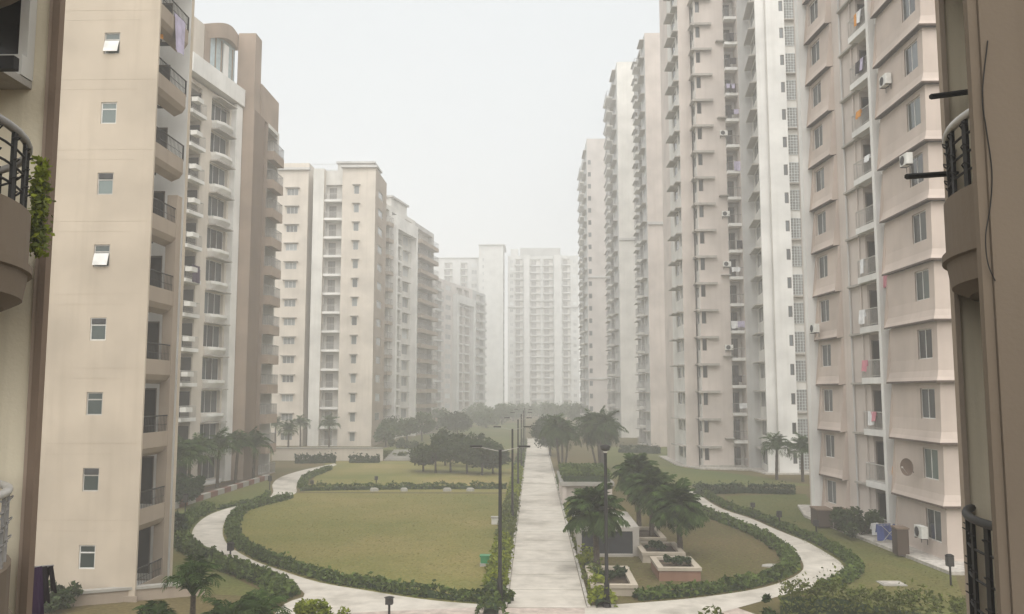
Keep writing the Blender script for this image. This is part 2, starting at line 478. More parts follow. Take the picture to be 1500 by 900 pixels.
def tower(label, plan, H, specs, default, z0=0.0, group=None, bands=(), panes=True, roofmat=None, parapet=0.9, cornice=None, detail=True):
    """plan: points counter-clockwise; specs {edge index: (material, [columns])}"""
    xs = [p[0] for p in plan]; ys = [p[1] for p in plan]
    base = ((min(xs) + max(xs)) / 2, (min(ys) + max(ys)) / 2, z0)
    t = thing('apartment_tower', label, 'apartment tower', base, 0, group)
    edges = [Edge(plan[i], plan[(i + 1) % len(plan)]) for i in range(len(plan))]
    for i, e in enumerate(edges):
        mat, cols = specs.get(i, (default, []))
        holes, later = [], []
        for c in cols:
            if 'px' in c:
                ua, ub = e.u(c['px'][0]), e.u(c['px'][1])
            else:
                ua, ub = c['u']
            if ua > ub: ua, ub = ub, ua
            ua = max(ua, 0.02); ub = min(ub, e.L - 0.02)
            wd = ub - ua
            if wd < 0.15: continue
            f0, f1 = c.get('floors', (0, int(H // FH)))
            for k in range(f0, f1):
                zf = z0 + k * FH + c.get('dz', 0)
                if zf + 2.9 > H: continue
                if c['kind'] == 'win':
                    s, h = c.get('sill', 0.95), c.get('h', 1.25)
                    dep = c.get('dep', 0.14)
                    holes.append((ua, ub, zf + s, zf + s + h, dep))
                elif c['kind'] == 'bal':
                    dep = c.get('dep', 1.3)
                    holes.append((ua, ub, zf + 0.02, zf + c.get('h', 2.62), dep))
                later.append((c, k, zf, ua, ub))
        O('wall', wall_mesh('wall', e.L, z0, H, holes, mat, OFFW), t, e.p(0, 0, 0, base), e.rz)
        for (c, k, zf, ua, ub) in later:
            uc, wd = (ua + ub) / 2, ub - ua
            if c['kind'] == 'win':
                s, h, dep = c.get('sill', 0.95), c.get('h', 1.25), c.get('dep', 0.14)
                add_window(t, e, uc, zf + s, wd, h, dep, base, c.get('nx', 2), c.get('fr'), c.get('gl') or (GLASS if panes else GLASSM if detail else GLASSF), c.get('split', 0), panes and detail)
            elif c['kind'] == 'bal':
                p, th = c.get('p', 0.35), c.get('th', 0.28)
                sm = c.get('slabmat', WHITE)
                ov = c.get('ov', 0.06)
                me = boxmesh('balcony', (-wd / 2 - ov, wd / 2 + ov, -p, -0.003, -th + 0.02, 0.04), sm)
                b = O('balcony', me, t, e.p(uc, 0, zf, base), e.rz)
                rs = c.get('rail', 'bars')
                if rs == 'solid':
                    O('parapet', boxmesh('parapet', (-wd / 2 - ov, wd / 2 + ov, -p, -p + 0.1, 0.043, 0.95), c.get('railmat', sm)), b)
                elif rs:
                    O('railing', rail_mesh(wd + 2 * ov, 1.0, p, c.get('railmat', RAILG), 0.14 if detail else 0.3, rs), b, (0, 0, 0.043))
                if c.get('door', True):
                    dm = c.get('doormat') or (DOORD if detail else DOORF)
                    dw = min(wd * c.get('doorw', 0.6), 2.2)
                    off = c.get('dooroff', -0.15) * wd
                    O('door', cached(('door', round(dw, 2), dm.name), lambda: MB().box(-dw / 2, dw / 2, -0.03, -0.005, 0, 2.2, 1).box(-dw / 2, -dw / 2 + .06, -.06, -.031, 0, 2.2).box(dw / 2 - .06, dw / 2, -.06, -.031, 0, 2.2).box(-.03, .03, -.06, -.031, 0, 2.2).box(-dw / 2, dw / 2, -.055, -.031, 2.12, 2.2).mesh('door', [FRAMED if detail else GREYP, dm])), b, (off, c.get('dep', 1.3), 0.045))
                sd = c.get('side')
                if sd:                                                # glazed door on the end wall of the recess
                    dp = c.get('dep', 1.3)
                    sx = 1 if sd == 'L' else -1
                    O('side_door', cached(('sdoor', sd, round(dp, 2)), lambda: MB().box(0, .02, .12, dp - .12, 0, 2.25, 1).box(.021, .05, .12, .18, 0, 2.25).box(.021, .05, dp - .18, dp - .12, 0, 2.25).box(.021, .05, dp / 2 - .03, dp / 2 + .03, 0, 2.25).box(.021, .045, .18, dp - .18, 2.19, 2.25).mesh('side_door', [FRAMED, DOORD])), b, (-sx * (wd / 2 - .005) if sx > 0 else wd / 2 - .056, 0, .045))
            ch = c.get('chajja')
            if ch:                                                    # concrete sunshade over the opening
                dp, ex, th = ch
                zt = zf + (c.get('sill', 0.95) + c.get('h', 1.25) if c['kind'] == 'win' else 2.64)
                O('sunshade', cached(('ch', round(wd, 2), dp, ex, th, c.get('chmat', CONC).name),
                  lambda: MB().box(-wd / 2 - ex, wd / 2 + ex, -dp, -0.002, 0, th).mesh('sunshade', c.get('chmat', CONC))), t, e.p(uc, 0, zt + 0.04, base), e.rz)
            if c.get('sillbox'):
                dp, ex, th = c['sillbox']
                O('sill', boxmesh('sill', (-wd / 2 - ex, wd / 2 + ex, -dp, -0.002, -th, 0), c.get('sillmat', WHITE)), t, e.p(uc, 0, zf + c.get('sill', 0.95) - 0.01, base), e.rz)
        for (bi, zb, th, pr, bm) in bands:
            if bi == i:
                O('band', boxmesh('band', (0.0, e.L, -pr, -0.002, 0, th), bm), t, e.p(0, 0, zb, base), e.rz)
        if cornice and (i in cornice[0]):
            O('cornice', boxmesh('cornice', (-0.25, e.L + 0.25, -cornice[1], 0.3, 0, 0.35), cornice[2]), t, e.p(0, 0, H + 0.003, base), e.rz)
    mb = MB(); mb.poly([(x - base[0], y - base[1], H - parapet - z0) for x, y in plan])
    O('roof', mb.mesh('roof', roofmat or CONC), t)
    return t, base, edges

# ================================================================== GROUND
def sheet(name, pts, z, mat, kind='structure'):
    mb = MB(); mb.poly([(p[0], p[1], z) for p in pts])
    return tag(O(name, mb.mesh(name, mat)), kind=kind)
def catmull(pts, n=6, closed=False):
    P = [Vector(p) for p in pts]; out = []
    m = len(P)
    for i in range(m if closed else m - 1):
        if closed: a, b, c, d = P[(i - 1) % m], P[i], P[(i + 1) % m], P[(i + 2) % m]
        else: a, b, c, d = P[max(i - 1, 0)], P[i], P[i + 1], P[min(i + 2, m - 1)]
        for k in range(n):
            t = k / n
            out.append(0.5 * ((2 * b) + (c - a) * t + (2 * a - 5 * b + 4 * c - d) * t * t + (3 * b - a - 3 * c + d) * t ** 3))
    if not closed: out.append(P[-1])
    return [(p.x, p.y) for p in out]
def ribbon(name, left, right, z, mat, kind='structure', n=60):
    """strip between two edge lines, both resampled to the same count"""
    def res(pts):
        P = [Vector(p) for p in pts]; L = [0]
        for i in range(1, len(P)): L.append(L[-1] + (P[i] - P[i - 1]).length)
        out = []; j = 0
        for k in range(n + 1):
            s = L[-1] * k / n
            while j < len(P) - 2 and L[j + 1] < s: j += 1
            f = (s - L[j]) / max(1e-6, L[j + 1] - L[j]); out.append(P[j].lerp(P[j + 1], min(1, max(0, f))))
        return out
    a, b = res(left), res(right); mb = MB()
    mb.v = [(p.x, p.y, z) for p in a] + [(p.x, p.y, z) for p in b]
    for k in range(n): mb.f.append((k + 1, k, n + 1 + k, n + 2 + k)); mb.m.append(0)
    return tag(O(name, mb.mesh(name, mat)), kind=kind)

sheet('ground', [(-900, -900), (900, -900), (900, 900), (-900, 900)], 0.0, LAWND)

# pixel outlines of the garden, turned into ground points
Z7 = lambda x, y: G(200 + x / 3, 620 + y / 3)
Z8 = lambda x, y: G(700 + x / 3, 620 + y / 3)
Z6 = lambda x, y: G(1160 + x / 3, 600 + y / 3)
L_out = catmull([Z7(*p) for p in [(870, 178), (740, 205), (640, 235), (598, 268), (600, 305), (560, 340), (430, 368), (340, 395), (283, 428), (248, 470), (250, 512), (300, 555), (400, 608), (560, 665), (690, 715), (740, 760), (660, 790), (600, 850)]])
L_in = catmull([Z7(*p) for p in [(880, 184), (800, 215), (725, 245), (703, 275), (700, 308), (640, 330), (560, 350), (480, 370), (425, 390), (390, 430), (378, 475), (390, 520), (430, 557), (520, 607), (640, 650), (800, 700), (1000, 735), (1300, 780), (1635, 805)]])
R_in = catmull([Z8(*p) for p in [(470, 806), (720, 790), (950, 770), (1200, 735), (1340, 698), (1420, 655), (1428, 615), (1385, 565), (1300, 510), (1200, 465), (1080, 420), (985, 375), (920, 330), (885, 287)]])
R_out = catmull([Z8(*p) for p in [(470, 900), (800, 900), (1080, 830)]] + [Z6(*p) for p in [(-20, 812), (80, 788), (170, 755), (228, 715), (215, 675), (150, 630), (80, 590)]] + [Z8(*p) for p in [(1420, 512), (1310, 468), (1200, 420), (1080, 380), (1000, 335), (945, 285)]])
# central walk
cw = [G(745, 888), G(857, 888), G(797.5, 642), G(773, 642)]
cl = (cw[0][0] + cw[3][0]) / 2; cr = (cw[1][0] + cw[2][0]) / 2
CWL, CWR = cl, cr
Y0 = cw[0][1]
cp = sheet('central_path', [(CWL, Y0 - 0.3), (CWR, Y0 - 0.3), (CWR, 158), (CWL, 158)], 0.014, SOIL)
_sl = MB().box(CWL, CWR, 0, 2.95, 0, .008).mesh('slab', PATHM)
for i in range(int((158 - Y0) / 3.0)): O('slab', _sl, cp, (0, Y0 - .3 + i * 3.0, .0145))
for nm, xx in (('kerb', CWL - .14), ('kerb', CWR + .02)):
    O(nm, MB().box(xx, xx + .12, Y0 - .3, 158, 0, .1).mesh(nm, APRON), cp)
ribbon('curved_path', L_out, L_in, 0.012, PATHM, n=120)
ribbon('curved_path', R_out, R_in, 0.012, PATHM, n=120)
# pinkish forecourt in front of the round lawn
fc = [G(440, 905), G(455, 880), G(520, 874), G(640, 884), G(745, 890), G(857, 890), G(960, 884), G(1060, 884), G(1120, 905)]
sheet('forecourt', [(-14, 14)] + fc[0:1] + fc[1:] + [(14, 14)], 0.008, PATHP)
# lawns
LAWN_POLY = [p for p in L_in[24:]] + [(CWL - 0.9, L_in[-1][1] + 0.2), (CWL - 0.9, L_in[24][1])]
sheet('round_lawn', LAWN_POLY, 0.004, LAWN)
GARDEN_POLY = [(CWR + 0.9, Y0 + .4)] + R_in[4:] + [(CWR + 0.9, R_in[-1][1])]
sheet('garden_lawn', GARDEN_POLY, 0.004, LAWND)
sheet('far_lawn', [(-19, 71.5), (CWL - 0.9, 71.5), (CWL - 0.9, 104), (-25, 104)], 0.004, LAWN)
sheet('green_lawn', [G(880, 700), G(1000, 712), G(1195, 712), G(1100, 697), G(1000, 685), G(990, 655), G(880, 655)], 0.004, LAWNG)
SIDE_POLY = [G(1060, 727), G(1180, 724), G(1205, 757), G(1400, 845), G(1420, 905), G(1150, 905), G(1240, 835), G(1170, 790), G(1090, 750)]
sheet('side_lawn', SIDE_POLY, 0.006, LAWNG)
sheet('verge_lawn', [G(245, 760), G(300, 728), G(395, 703), G(398, 724), G(300, 765), G(270, 800), G(330, 840), G(400, 875), G(240, 868)], 0.006, LAWNG)
sheet('distant_lawn', [(-22, 118), (CWL - 0.9, 118), (CWL - 0.9, 240), (-22, 240)], 0.004, LAWNG)

# ================================================================== TOWERS ON THE LEFT
# ---- nearest tower on the left: a blank beige screen wall with small windows, balconies behind its edge
L1Y = 34.0
XR = XY(207, L1Y)[0]
plan = [(-27, L1Y), (XR, L1Y), (XR, L1Y + .12), (-18.6, L1Y + .12), (-18.6, 38.0), (-15.95, 38.0), (-15.95, 38.3), (-18.6, 38.3), (-18.6, 44), (-27, 44)]
H1 = 42.0
e_front = Edge(plan[0], plan[1])
t1, b1, ed1 = tower('broad beige tower with a single column of small square windows in a blank wall', plan, H1, {}, BEIGE)
for ch in [o for o in t1.children if o.name.startswith('wall')]:
    pass
bpy.context.view_layer.update()
walls = [o for o in t1.children if o.name.split('.')[0] == 'wall']
def setmesh(o, me): o.data = me
uc = e_front.u(134.5)
holes = []
for k in range(12):
    zf = k * FH + 0.12
    holes.append((uc - .33, uc + .33, zf + 1.12, zf + 2.04, 0.105))
    if k: holes += [(0.0, e_front.L, zf + .0, zf + .010, 0.008), (0.0, e_front.L * .93, zf - .42, zf - .411, 0.006)]
setmesh(walls[0], wall_mesh('wall', e_front.L, 0, H1, holes, BEIGE))
for k in range(12):
    zf = k * FH + 0.12
    add_window(t1, e_front, uc, zf + 1.12, 0.66, 0.92, 0.10, b1, 1, FRAME if k % 3 == 0 else STEEL, GLASSG, split=0.68)
    if k in (4, 7):                                                   # bathroom windows pushed open / boarded white
        o = O('window_flap', boxmesh('window_flap', (-.3, .3, 0, .02, -.52, 0), PANEL), t1, e_front.p(uc, -.02, zf + 1.68, b1), e_front.rz)
        o.rotation_euler = (R(-16), 0, e_front.rz)
    elif k % 2: O('window_flap', boxmesh('window_flap', (-.28, .28, 0, .02, -.2, 0), GRILL), t1, e_front.p(uc, .015, zf + 2.0, b1), e_front.rz)
setmesh(walls[4], wall_mesh('wall', 2.65, 0, H1, [(1.0, 1.75, k * FH + .25, k * FH + 2.35, 0.1) for k in range(13)], WHITE))  # recess walls painted whiter to stand in for light inside
setmesh(walls[3], wall_mesh('wall', ed1[3].L, 0, H1, [], WHITE))
setmesh(walls[2], wall_mesh('wall', ed1[2].L, 0, H1, [], WHITE))
for k in range(12):
    zf = k * FH + 0.12
    O('door', cached('l1door', lambda: MB().box(1.0, 1.75, .06, .08, .0, 2.1, 1).box(1.0, 1.06, .02, .059, 0, 2.1).box(1.69, 1.75, .02, .059, 0, 2.1).box(1.06, 1.69, .02, .055, 2.03, 2.1).mesh('door', [FRAMED, DOORD])), t1, ed1[4].p(0, 0, zf + .13, b1), ed1[4].rz)
    # balcony: slab with a deep coved fascia, then a light railing
    def balc():
        mb = MB(); x0, x1, y0, y1 = -2.6, -.03, 0.14, 3.0
        mb.box(x0, x1 - .1, y0 + .01, y1 - .01, -0.16, 0.0, 1)
        prof = [(0, 0.34), (0.0, -0.28), (-.14, -.50), (-.5, -.66), (-.5, -.2), (-.09, -.17), (-.09, .34)]
        n = len(prof)
        ys = [y0, y1]
        i = len(mb.v)
        for y in ys: mb.v += [(x1 + a, y, z) for a, z in prof]
        for q in range(n): mb.f.append((i + q, i + (q + 1) % n, i + n + (q + 1) % n, i + n + q)); mb.m.append(0)
        mb.f.append(tuple(i + q for q in range(n))); mb.m.append(0); mb.f.append(tuple(i + n + q for q in reversed(range(n)))); mb.m.append(0)
        return mb.mesh('balcony', [TAUPE, WHITE])  # slab white too, brightening the recess by its colour
    b = O('balcony', cached('l1balc', balc), t1, (XR - b1[0], L1Y - b1[1], zf + .06))
    def rail():
        mb = MB(); x = -.08
        mb.tube([(x, .2, 1.0), (x, 3.1, 1.0)], .03, 6)
        mb.tube([(x, .4, .62), (x, 3.1, .62)], .012, 4)
        for q in range(20): mb.tube([(x, .45 + q * .14, .34), (x, .45 + q * .14, 1.0)], .011, 4, cap=False)
        mb.tube([(x, 3.08, .3), (x, 3.08, 1.02)], .035, 6)
        return mb.mesh('railing', DKGREY)
    O('railing', cached('l1rail', rail), b)
    O('wall_light', boxmesh('wall_light', (-.9, -.78, 1.9, 2.0, -.62, -.5), GRILL), b)
# corner pier of the lower storeys
O('pillar', MB().box(-.46, -.01, 2.5, 3.0, 0, 16.8).mesh('pillar', TAUPE), t1, (XR - b1[0], L1Y - b1[1], 0))
O('plinth', MB().box(-27, XR + .12, L1Y - .08, L1Y - .004, 0, .22).mesh('plinth', TAUPE), t1, (-b1[0], -b1[1], 0))

# ---- second tower on the left: white portal frame, bay windows, brown pier, curved roof beam
A0, A1 = XY(253, 71.8), XY(333, 81.1)
plan = [A0, A1, (-29.05, 81.12), (-27.4, 81.12), (-27.4, 84.4), (-28.3, 84.4), (-28.3, 85.4), (-27.35, 85.4), (-27.35, 89.2), (-46, 89.2), (-46, 71.8)]
H2 = 36.02
spec = {0: (CREAM, [BAL(256, 278, p=.5, dep=1.4, th=.3, rail='bars', slabmat=WHITE, doorw=.8, railmat=STEEL, side='R'),
                    W(293, 321, sill=.35, h=2.05, dep=.35, nx=3, fr=FRAME)]),
        2: (BROWN, []), 3: (BROWND, []), 4: (BROWND, []), 5: (BROWND, []), 6: (BROWN, []),  # pier side in dark brown too, recess shade put into the paint
        7: (OFFW, [BAL(378, 396, p=.7, th=.9, rail='bars', slabmat=BROWN, dep=1.2)])}
t2, b2, ed2 = tower('cream tower with white portal frame, brown pier and curved brown beam over rooftop glass', plan, H2, spec, CREAM)
e = ed2[0]
def bay():                                                            # trapezoid projecting sill under every bay window
    mb = MB(); wd, z0, z1 = 2.9, -.75, .0
    lo = [(-wd / 2, -.002), (-wd / 2, -.25), (-.6, -.45), (.6, -.45), (wd / 2, -.25), (wd / 2, -.002)]
    hi = [(-wd / 2 - .15, -.002), (-wd / 2 - .15, -.5), (-.8, -.85), (.8, -.85), (wd / 2 + .15, -.5), (wd / 2 + .15, -.002)]
    i = len(mb.v); n = 6
    mb.v += [(x, y, z0) for x, y in lo] + [(x, y, z1 - .25) for x, y in hi] + [(x, y, z1) for x, y in hi]
    for a in (0, n):
        for q in range(n):
            j = (q + 1) % n; mb.f.append((i + a + q, i + a + j, i + a + n + j, i + a + n + q)); mb.m.append(0)
    mb.f.append(tuple(i + 2 * n + q for q in range(n))); mb.m.append(0); mb.f.append(tuple(i + q for q in reversed(range(n)))); mb.m.append(0)
    return mb.mesh('bay_sill', WHITE)
ub = (e.u(293) + e.u(321)) / 2
for k in range(12):
    O('bay_sill', cached('bay', bay), t2, e.p(ub, 0, k * FH + .33, b2), e.rz)
    O('sunshade', boxmesh('sunshade', (-1.7, 1.7, -.8, -.003, 0, .1), CONC), t2, e.p(ub, 0, k * FH + 2.45, b2), e.rz)
    O('air_conditioner_ledge', boxmesh('air_conditioner_ledge', (-.5, .5, -.6, -.003, 0, .4), OFFW), t2, e.p(e.u(257.5), -.55, k * FH + .55, b2), e.rz)
Lp = e.L
O('portal_frame', MB().box(-.35, .15, -.12, .3, 0, 36.2).box(-.35, .15, -.75, .3, 36.203, 37.9).box(Lp - 1.25, Lp - .02, -.55, .02, 0, 36.095).box(.151, Lp - .02, -.75, .3, 36.2, 37.9).mesh('portal_frame', WHITE), t2, e.p(0, 0, 0, b2), e.rz)
# raised brown pier and curved beam over the roof glazing
O('pier', MB().box(-29.3, -27.55, 81.3, 83.2, H2 - .05, 43.9).mesh('pier', BROWN), t2, (-b2[0], -b2[1], 0))
O('side_parapet', MB().box(-29.2, -27.45, 83.22, 89.1, H2 - .03, 39.4).mesh('side_parapet', BROWN), t2, (-b2[0], -b2[1], 0))
O('roof_glazing', MB().box(4.4, Lp + .2, .6, .75, H2 - .8, 42.4).mesh('roof_glazing', GLASSB), t2, e.p(0, 0, 0, b2), e.rz)
mb = MB()
for i in range(5): mb.box(4.6 + i * 1.1, 4.68 + i * 1.1, .5, .598, H2 - .8, 42.0)
O('glazing_mullion', mb.mesh('glazing_mullion', BROWN), t2, e.p(0, 0, 0, b2), e.rz)
O('roof_panel', MB().box(7.0, 7.9, .35, .48, H2 - .8, 41.8).mesh('roof_panel', WHITE), t2, e.p(0, 0, 0, b2), e.rz)
mb = MB(); n = 16
def pt(f): return (3.3 + f * (Lp - 2.6), .45 - .5 * math.sin(math.pi * f), 42.1 + 1.7 * math.sin(math.pi * .5 * min(1, f * 1.35)))
for i in range(n):
    a, b_ = pt(i / n), pt((i + 1) / n)
    dn = lambda p: (p[0], p[1], p[2] - 1.45)
    bk = lambda p: (p[0], p[1] + 2.4, p[2])
    bd = lambda p: (p[0], p[1] + 2.4, p[2] - 1.45)
    mb.quad(dn(a), dn(b_), b_, a); mb.quad(a, b_, bk(b_), bk(a)); mb.quad(dn(b_), dn(a), bd(a), bd(b_)); mb.quad(bd(b_), bd(a), bk(a), bk(b_))
O('roof_beam', mb.mesh('roof_beam', BROWN), t2, e.p(0, 0, 0, b2), e.rz)
O('roof_room', MB().box(-.3, 3.25, .35, 5, H2 - .8, 42.0).mesh('roof_room', CREAM), t2, e.p(0, 0, 0, b2), e.rz)
O('roof_column', MB().box(3.3, 4.2, .3, 1.2, H2 - .8, 41.6).mesh('roof_column', BROWN), t2, e.p(0, 0, 0, b2), e.rz)

# ---- third tower on the left: flat front, two stair-stepped halves
Y3 = 134.0
def X3(px): return XY(px, Y3)[0]
plan = [(X3(396), Y3), (X3(444), Y3), (X3(444), Y3 + 3), (X3(454), Y3 + 3), (X3(454), Y3 - 1.0), (X3(470), Y3 - 1.0), (X3(470), Y3 + .2), (X3(498), Y3 + .2), (X3(498), Y3 - 1.2), (X3(547.5), Y3 - 1.2), (X3(547.5), Y3 + 9), (X3(396), Y3 + 16)]
spec = {0: (CREAM, [W(412, 429, chajja=(.6, .25, .1), sill=.9, h=1.1, nx=3)]),
        2: (GREYP, [W(445, 453, sill=.3, h=2.2, gl=GLASSB, nx=1)]),
        4: (OFFW, []),
        6: (OFFW, [BAL(471, 497, p=.9, dep=.8, th=.35, rail='bars', slabmat=WHITE, railmat=STEEL, doorw=.4, doormat=DOORF)]),
        8: (CREAM, [W(513, 521, chajja=(.5, .2, .1), sill=.8, h=1.35, nx=1)]),
        9: (TAUPE, [W(550, 557, sill=.9, h=1.2, nx=1)])}  # side wall in taupe: the shade on this face put into its paint
H3 = 44.0
t3, b3, ed3 = tower('tall cream tower with stacked balconies between two plain window walls, behind the low wall', plan, H3, spec, CREAM, panes=False, cornice=((0, 8), .5, GREYP))
O('lift_room', MB().box(X3(486), X3(540), Y3 + 1, Y3 + 7, H3 - .9, H3 + 1.3).mesh('lift_room', OFFW), t3, (-b3[0], -b3[1], 0))
O('roof_slab', MB().box(X3(484), X3(543), Y3 + .6, Y3 + 7.4, H3 + 1.303, H3 + 1.6).mesh('roof_slab', GREYP), t3, (-b3[0], -b3[1], 0))
O('roof_step', MB().box(X3(400), X3(441), Y3 + 1.5, Y3 + 8, H3 - .9, H3 + 1.6).mesh('roof_step', CREAM), t3, (-b3[0], -b3[1], 0))
O('roof_rail', rail_mesh(4.5, 1.0, 0, GREYP, .3, 'bars', False), t3, ((X3(456) + X3(478)) / 2 - b3[0] + .3, Y3 - b3[1], H3))

# ---- fourth tower on the left: side-on facade with portal and thick balcony slabs
def line(p, q, f): return (p[0] + (q[0] - p[0]) * f, p[1] + (q[1] - p[1]) * f)
P0, P1 = XY(556, 150), XY(606, 168)
P2, P3 = XY(604, 168), XY(634, 182)
plan = [P0, P1, P2, P3, (P3[0] - 2, P3[1] + 4), (P0[0] - 14, P0[1] + 26), (P0[0] - 14, P0[1])]
H4 = 42.5
spec = {0: (OFFW, [BAL(560, 567, p=.9, th=.6, rail='bars', slabmat=TAUPE), BAL(571, 584, p=.35, th=.35, slabmat=WHITE, dep=1.5), W(588, 596, sill=.6, h=1.7, nx=2, chajja=(.6, .2, .1))]),
        2: (GREYP, [BAL(606, 632, p=1.4, th=.75, rail='bars', slabmat=TAUPE, dep=1.0)]),
        6: (TAUPE, [])}
t4, b4, ed4 = tower('mid-distance grey tower with thick projecting balcony slabs and a white roof portal', plan, H4, spec, OFFW, panes=False, detail=False)
e = ed4[0]
u0, u1 = e.u(568.5), e.u(601)
O('portal_frame', MB().box(u0, u0 + .8, -1.3, -.003, 0, 38.4).box(u1 - .8, u1, -1.3, -.003, 0, 38.4).box(u0, u1, -1.3, -.003, 38.4, 40.8).mesh('portal_frame', WHITE), t4, e.p(0, 0, 0, b4), e.rz)
O('lift_room', MB().box(e.u(577), e.u(600), 1, 6, H4 - .9, H4 + 2.4).mesh('lift_room', OFFW), t4, e.p(0, 0, 0, b4), e.rz)
O('roof_slab', MB().box(e.u(576), e.u(601), .6, 6.4, H4 + 2.403, H4 + 2.75).mesh('roof_slab', GREYP), t4, e.p(0, 0, 0, b4), e.rz)

# ---- fifth (hazy) tower on the left, and a taller one behind it
P0, P1, P2 = XY(634, 248), XY(692, 282), XY(711, 296)
plan = [P0, P1, P2, (P2[0] - 14, P2[1] + 6), (P0[0] - 16, P0[1])]
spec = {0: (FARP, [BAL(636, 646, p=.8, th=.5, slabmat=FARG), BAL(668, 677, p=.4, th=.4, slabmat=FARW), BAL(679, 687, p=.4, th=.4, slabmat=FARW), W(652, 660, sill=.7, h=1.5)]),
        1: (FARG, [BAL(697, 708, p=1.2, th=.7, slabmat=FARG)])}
t5, b5, ed5 = tower('hazy pinkish tower with a white balcony frame, left of the path far end', plan, 42.5, spec, FARP, panes=False, detail=False)
e = ed5[0]
O('portal_frame', MB().box(e.u(663), e.u(666.5), -1.4, -.003, 0, 36.5).box(e.u(688), e.u(691), -1.4, -.003, 0, 36.5).box(e.u(663), e.u(691), -1.4, -.003, 36.5, 39).mesh('portal_frame', FARW), t5, e.p(0, 0, 0, b5), e.rz)
Y6 = 372
plan = [XY(622, Y6), XY(706, Y6), (XY(706, Y6)[0], Y6 + 16), (XY(622, Y6)[0], Y6 + 16)]
spec = {0: (FARW, [BAL(650, 662, p=.9, th=.4, slabmat=FARW), BAL(674, 684, p=.9, th=.4, slabmat=FARW), W(690, 698, sill=.5, h=1.8)])}
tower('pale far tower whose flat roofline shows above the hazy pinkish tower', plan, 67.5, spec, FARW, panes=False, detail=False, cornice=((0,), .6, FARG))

# ---- towers closing the view
Yc = 356
plan = [XY(701, Yc), XY(737, Yc), (XY(737, Yc)[0], Yc + 18), (XY(701, Yc)[0], Yc + 18)]
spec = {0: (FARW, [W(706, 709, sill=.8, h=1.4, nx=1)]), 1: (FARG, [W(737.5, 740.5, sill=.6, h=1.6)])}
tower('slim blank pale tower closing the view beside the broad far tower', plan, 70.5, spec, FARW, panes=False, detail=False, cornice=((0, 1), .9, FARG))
Yc = 362
def XC(px, d=0): return XY(px, Yc)[0]
plan = [(XC(744), Yc), (XC(768), Yc), (XC(768), Yc - 2), (XC(776), Yc - 2), (XC(776), Yc + 1), (XC(812), Yc + 1), (XC(812), Yc - 2), (XC(823), Yc - 2), (XC(823), Yc), (XC(848), Yc), (XC(848), Yc + 18), (XC(744), Yc + 18)]
spec = {0: (FARW, [W(747, 752, sill=.8, h=1.3), BAL(755, 766, p=.9, th=.4, slabmat=FARW, dep=.7)]),
        2: (FARW, []), 4: (FARW, [BAL(777, 792, p=.8, th=.45, slabmat=FARW, dep=.7), BAL(796, 811, p=.8, th=.45, slabmat=FARW, dep=.7)]),
        6: (FARW, []), 8: (FARW, [BAL(825, 836, p=.9, th=.4, slabmat=FARW, dep=.7), W(840, 845, sill=.8, h=1.3)])}
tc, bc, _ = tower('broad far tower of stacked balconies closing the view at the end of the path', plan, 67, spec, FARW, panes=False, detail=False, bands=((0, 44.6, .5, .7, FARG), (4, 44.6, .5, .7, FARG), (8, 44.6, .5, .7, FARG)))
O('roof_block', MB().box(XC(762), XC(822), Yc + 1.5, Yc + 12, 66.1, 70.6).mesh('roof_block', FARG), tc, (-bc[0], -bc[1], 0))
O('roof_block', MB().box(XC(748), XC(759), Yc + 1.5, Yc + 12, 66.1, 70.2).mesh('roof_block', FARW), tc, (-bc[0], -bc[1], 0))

# ================================================================== TOWERS ON THE RIGHT
# ---- far ones: blank pale end walls, windows stacked down the shaded side
def slab_tower(px_side, px_corner, Ys, width, H, label, band_z, cols, mat, sidem):
    xc = XY(px_corner, Ys)[0]
    yb = xc / ((px_side - VPX) / FPX)
    plan = [(xc, yb), (xc, Ys), (xc + width, Ys), (xc + width, yb)]
    spec = {0: (sidem, cols), 1: (mat, [])}
    tt, bb, ee = tower(label, plan, H, spec, mat, panes=False, detail=False, bands=[(1, z, .45, .25, GREYP) for z in band_z])
    return tt, bb, ee
sh = (.7, .25, .12)
t8, b8, e8 = slab_tower(850, 862, 205, 6, 70.5, 'furthest right-hand tower, pale pink and hazy, with dotted small windows', (36, 11.5),
    [W(851, 853.3, sill=.9, h=1.3, chajja=sh), BAL(854.3, 857.2, p=1.0, th=.4, slabmat=OFFW), W(858.3, 861, sill=.9, h=1.3, chajja=sh)], FARP, FARW)
for k in range(22):                                                    # small front windows at both edges of the end wall
    for f in (.10, .86):
        O('window', boxmesh('window_small', (-.35, .35, -.03, -.004, 0, 1.1), GLASS), t8, e8[1].p(e8[1].L * f, 0, k * FH + 1.0, b8), e8[1].rz)
slab_tower(890, 908.5, 160, 6.5, 72, 'grey-sided right-hand tower between the pale pink far tower and a taller blank one', (37,),
    [W(891.5, 894.5, sill=.9, h=1.3, chajja=sh), BAL(896, 900.5, p=1.1, th=.4, slabmat=OFFW), W(902, 906.5, sill=.9, h=1.3, chajja=sh)], OFFW, GREYP)
slab_tower(934, 951, 133, 9, 66, 'tall right-hand tower with a blank end wall and one horizontal band', (34.6,),
    [W(935.5, 938.5, sill=.9, h=1.3, chajja=sh), BAL(940, 944, p=1.0, th=.4, slabmat=OFFW), W(945.5, 949.5, sill=.9, h=1.3, chajja=sh)], PINKL, GREYP)

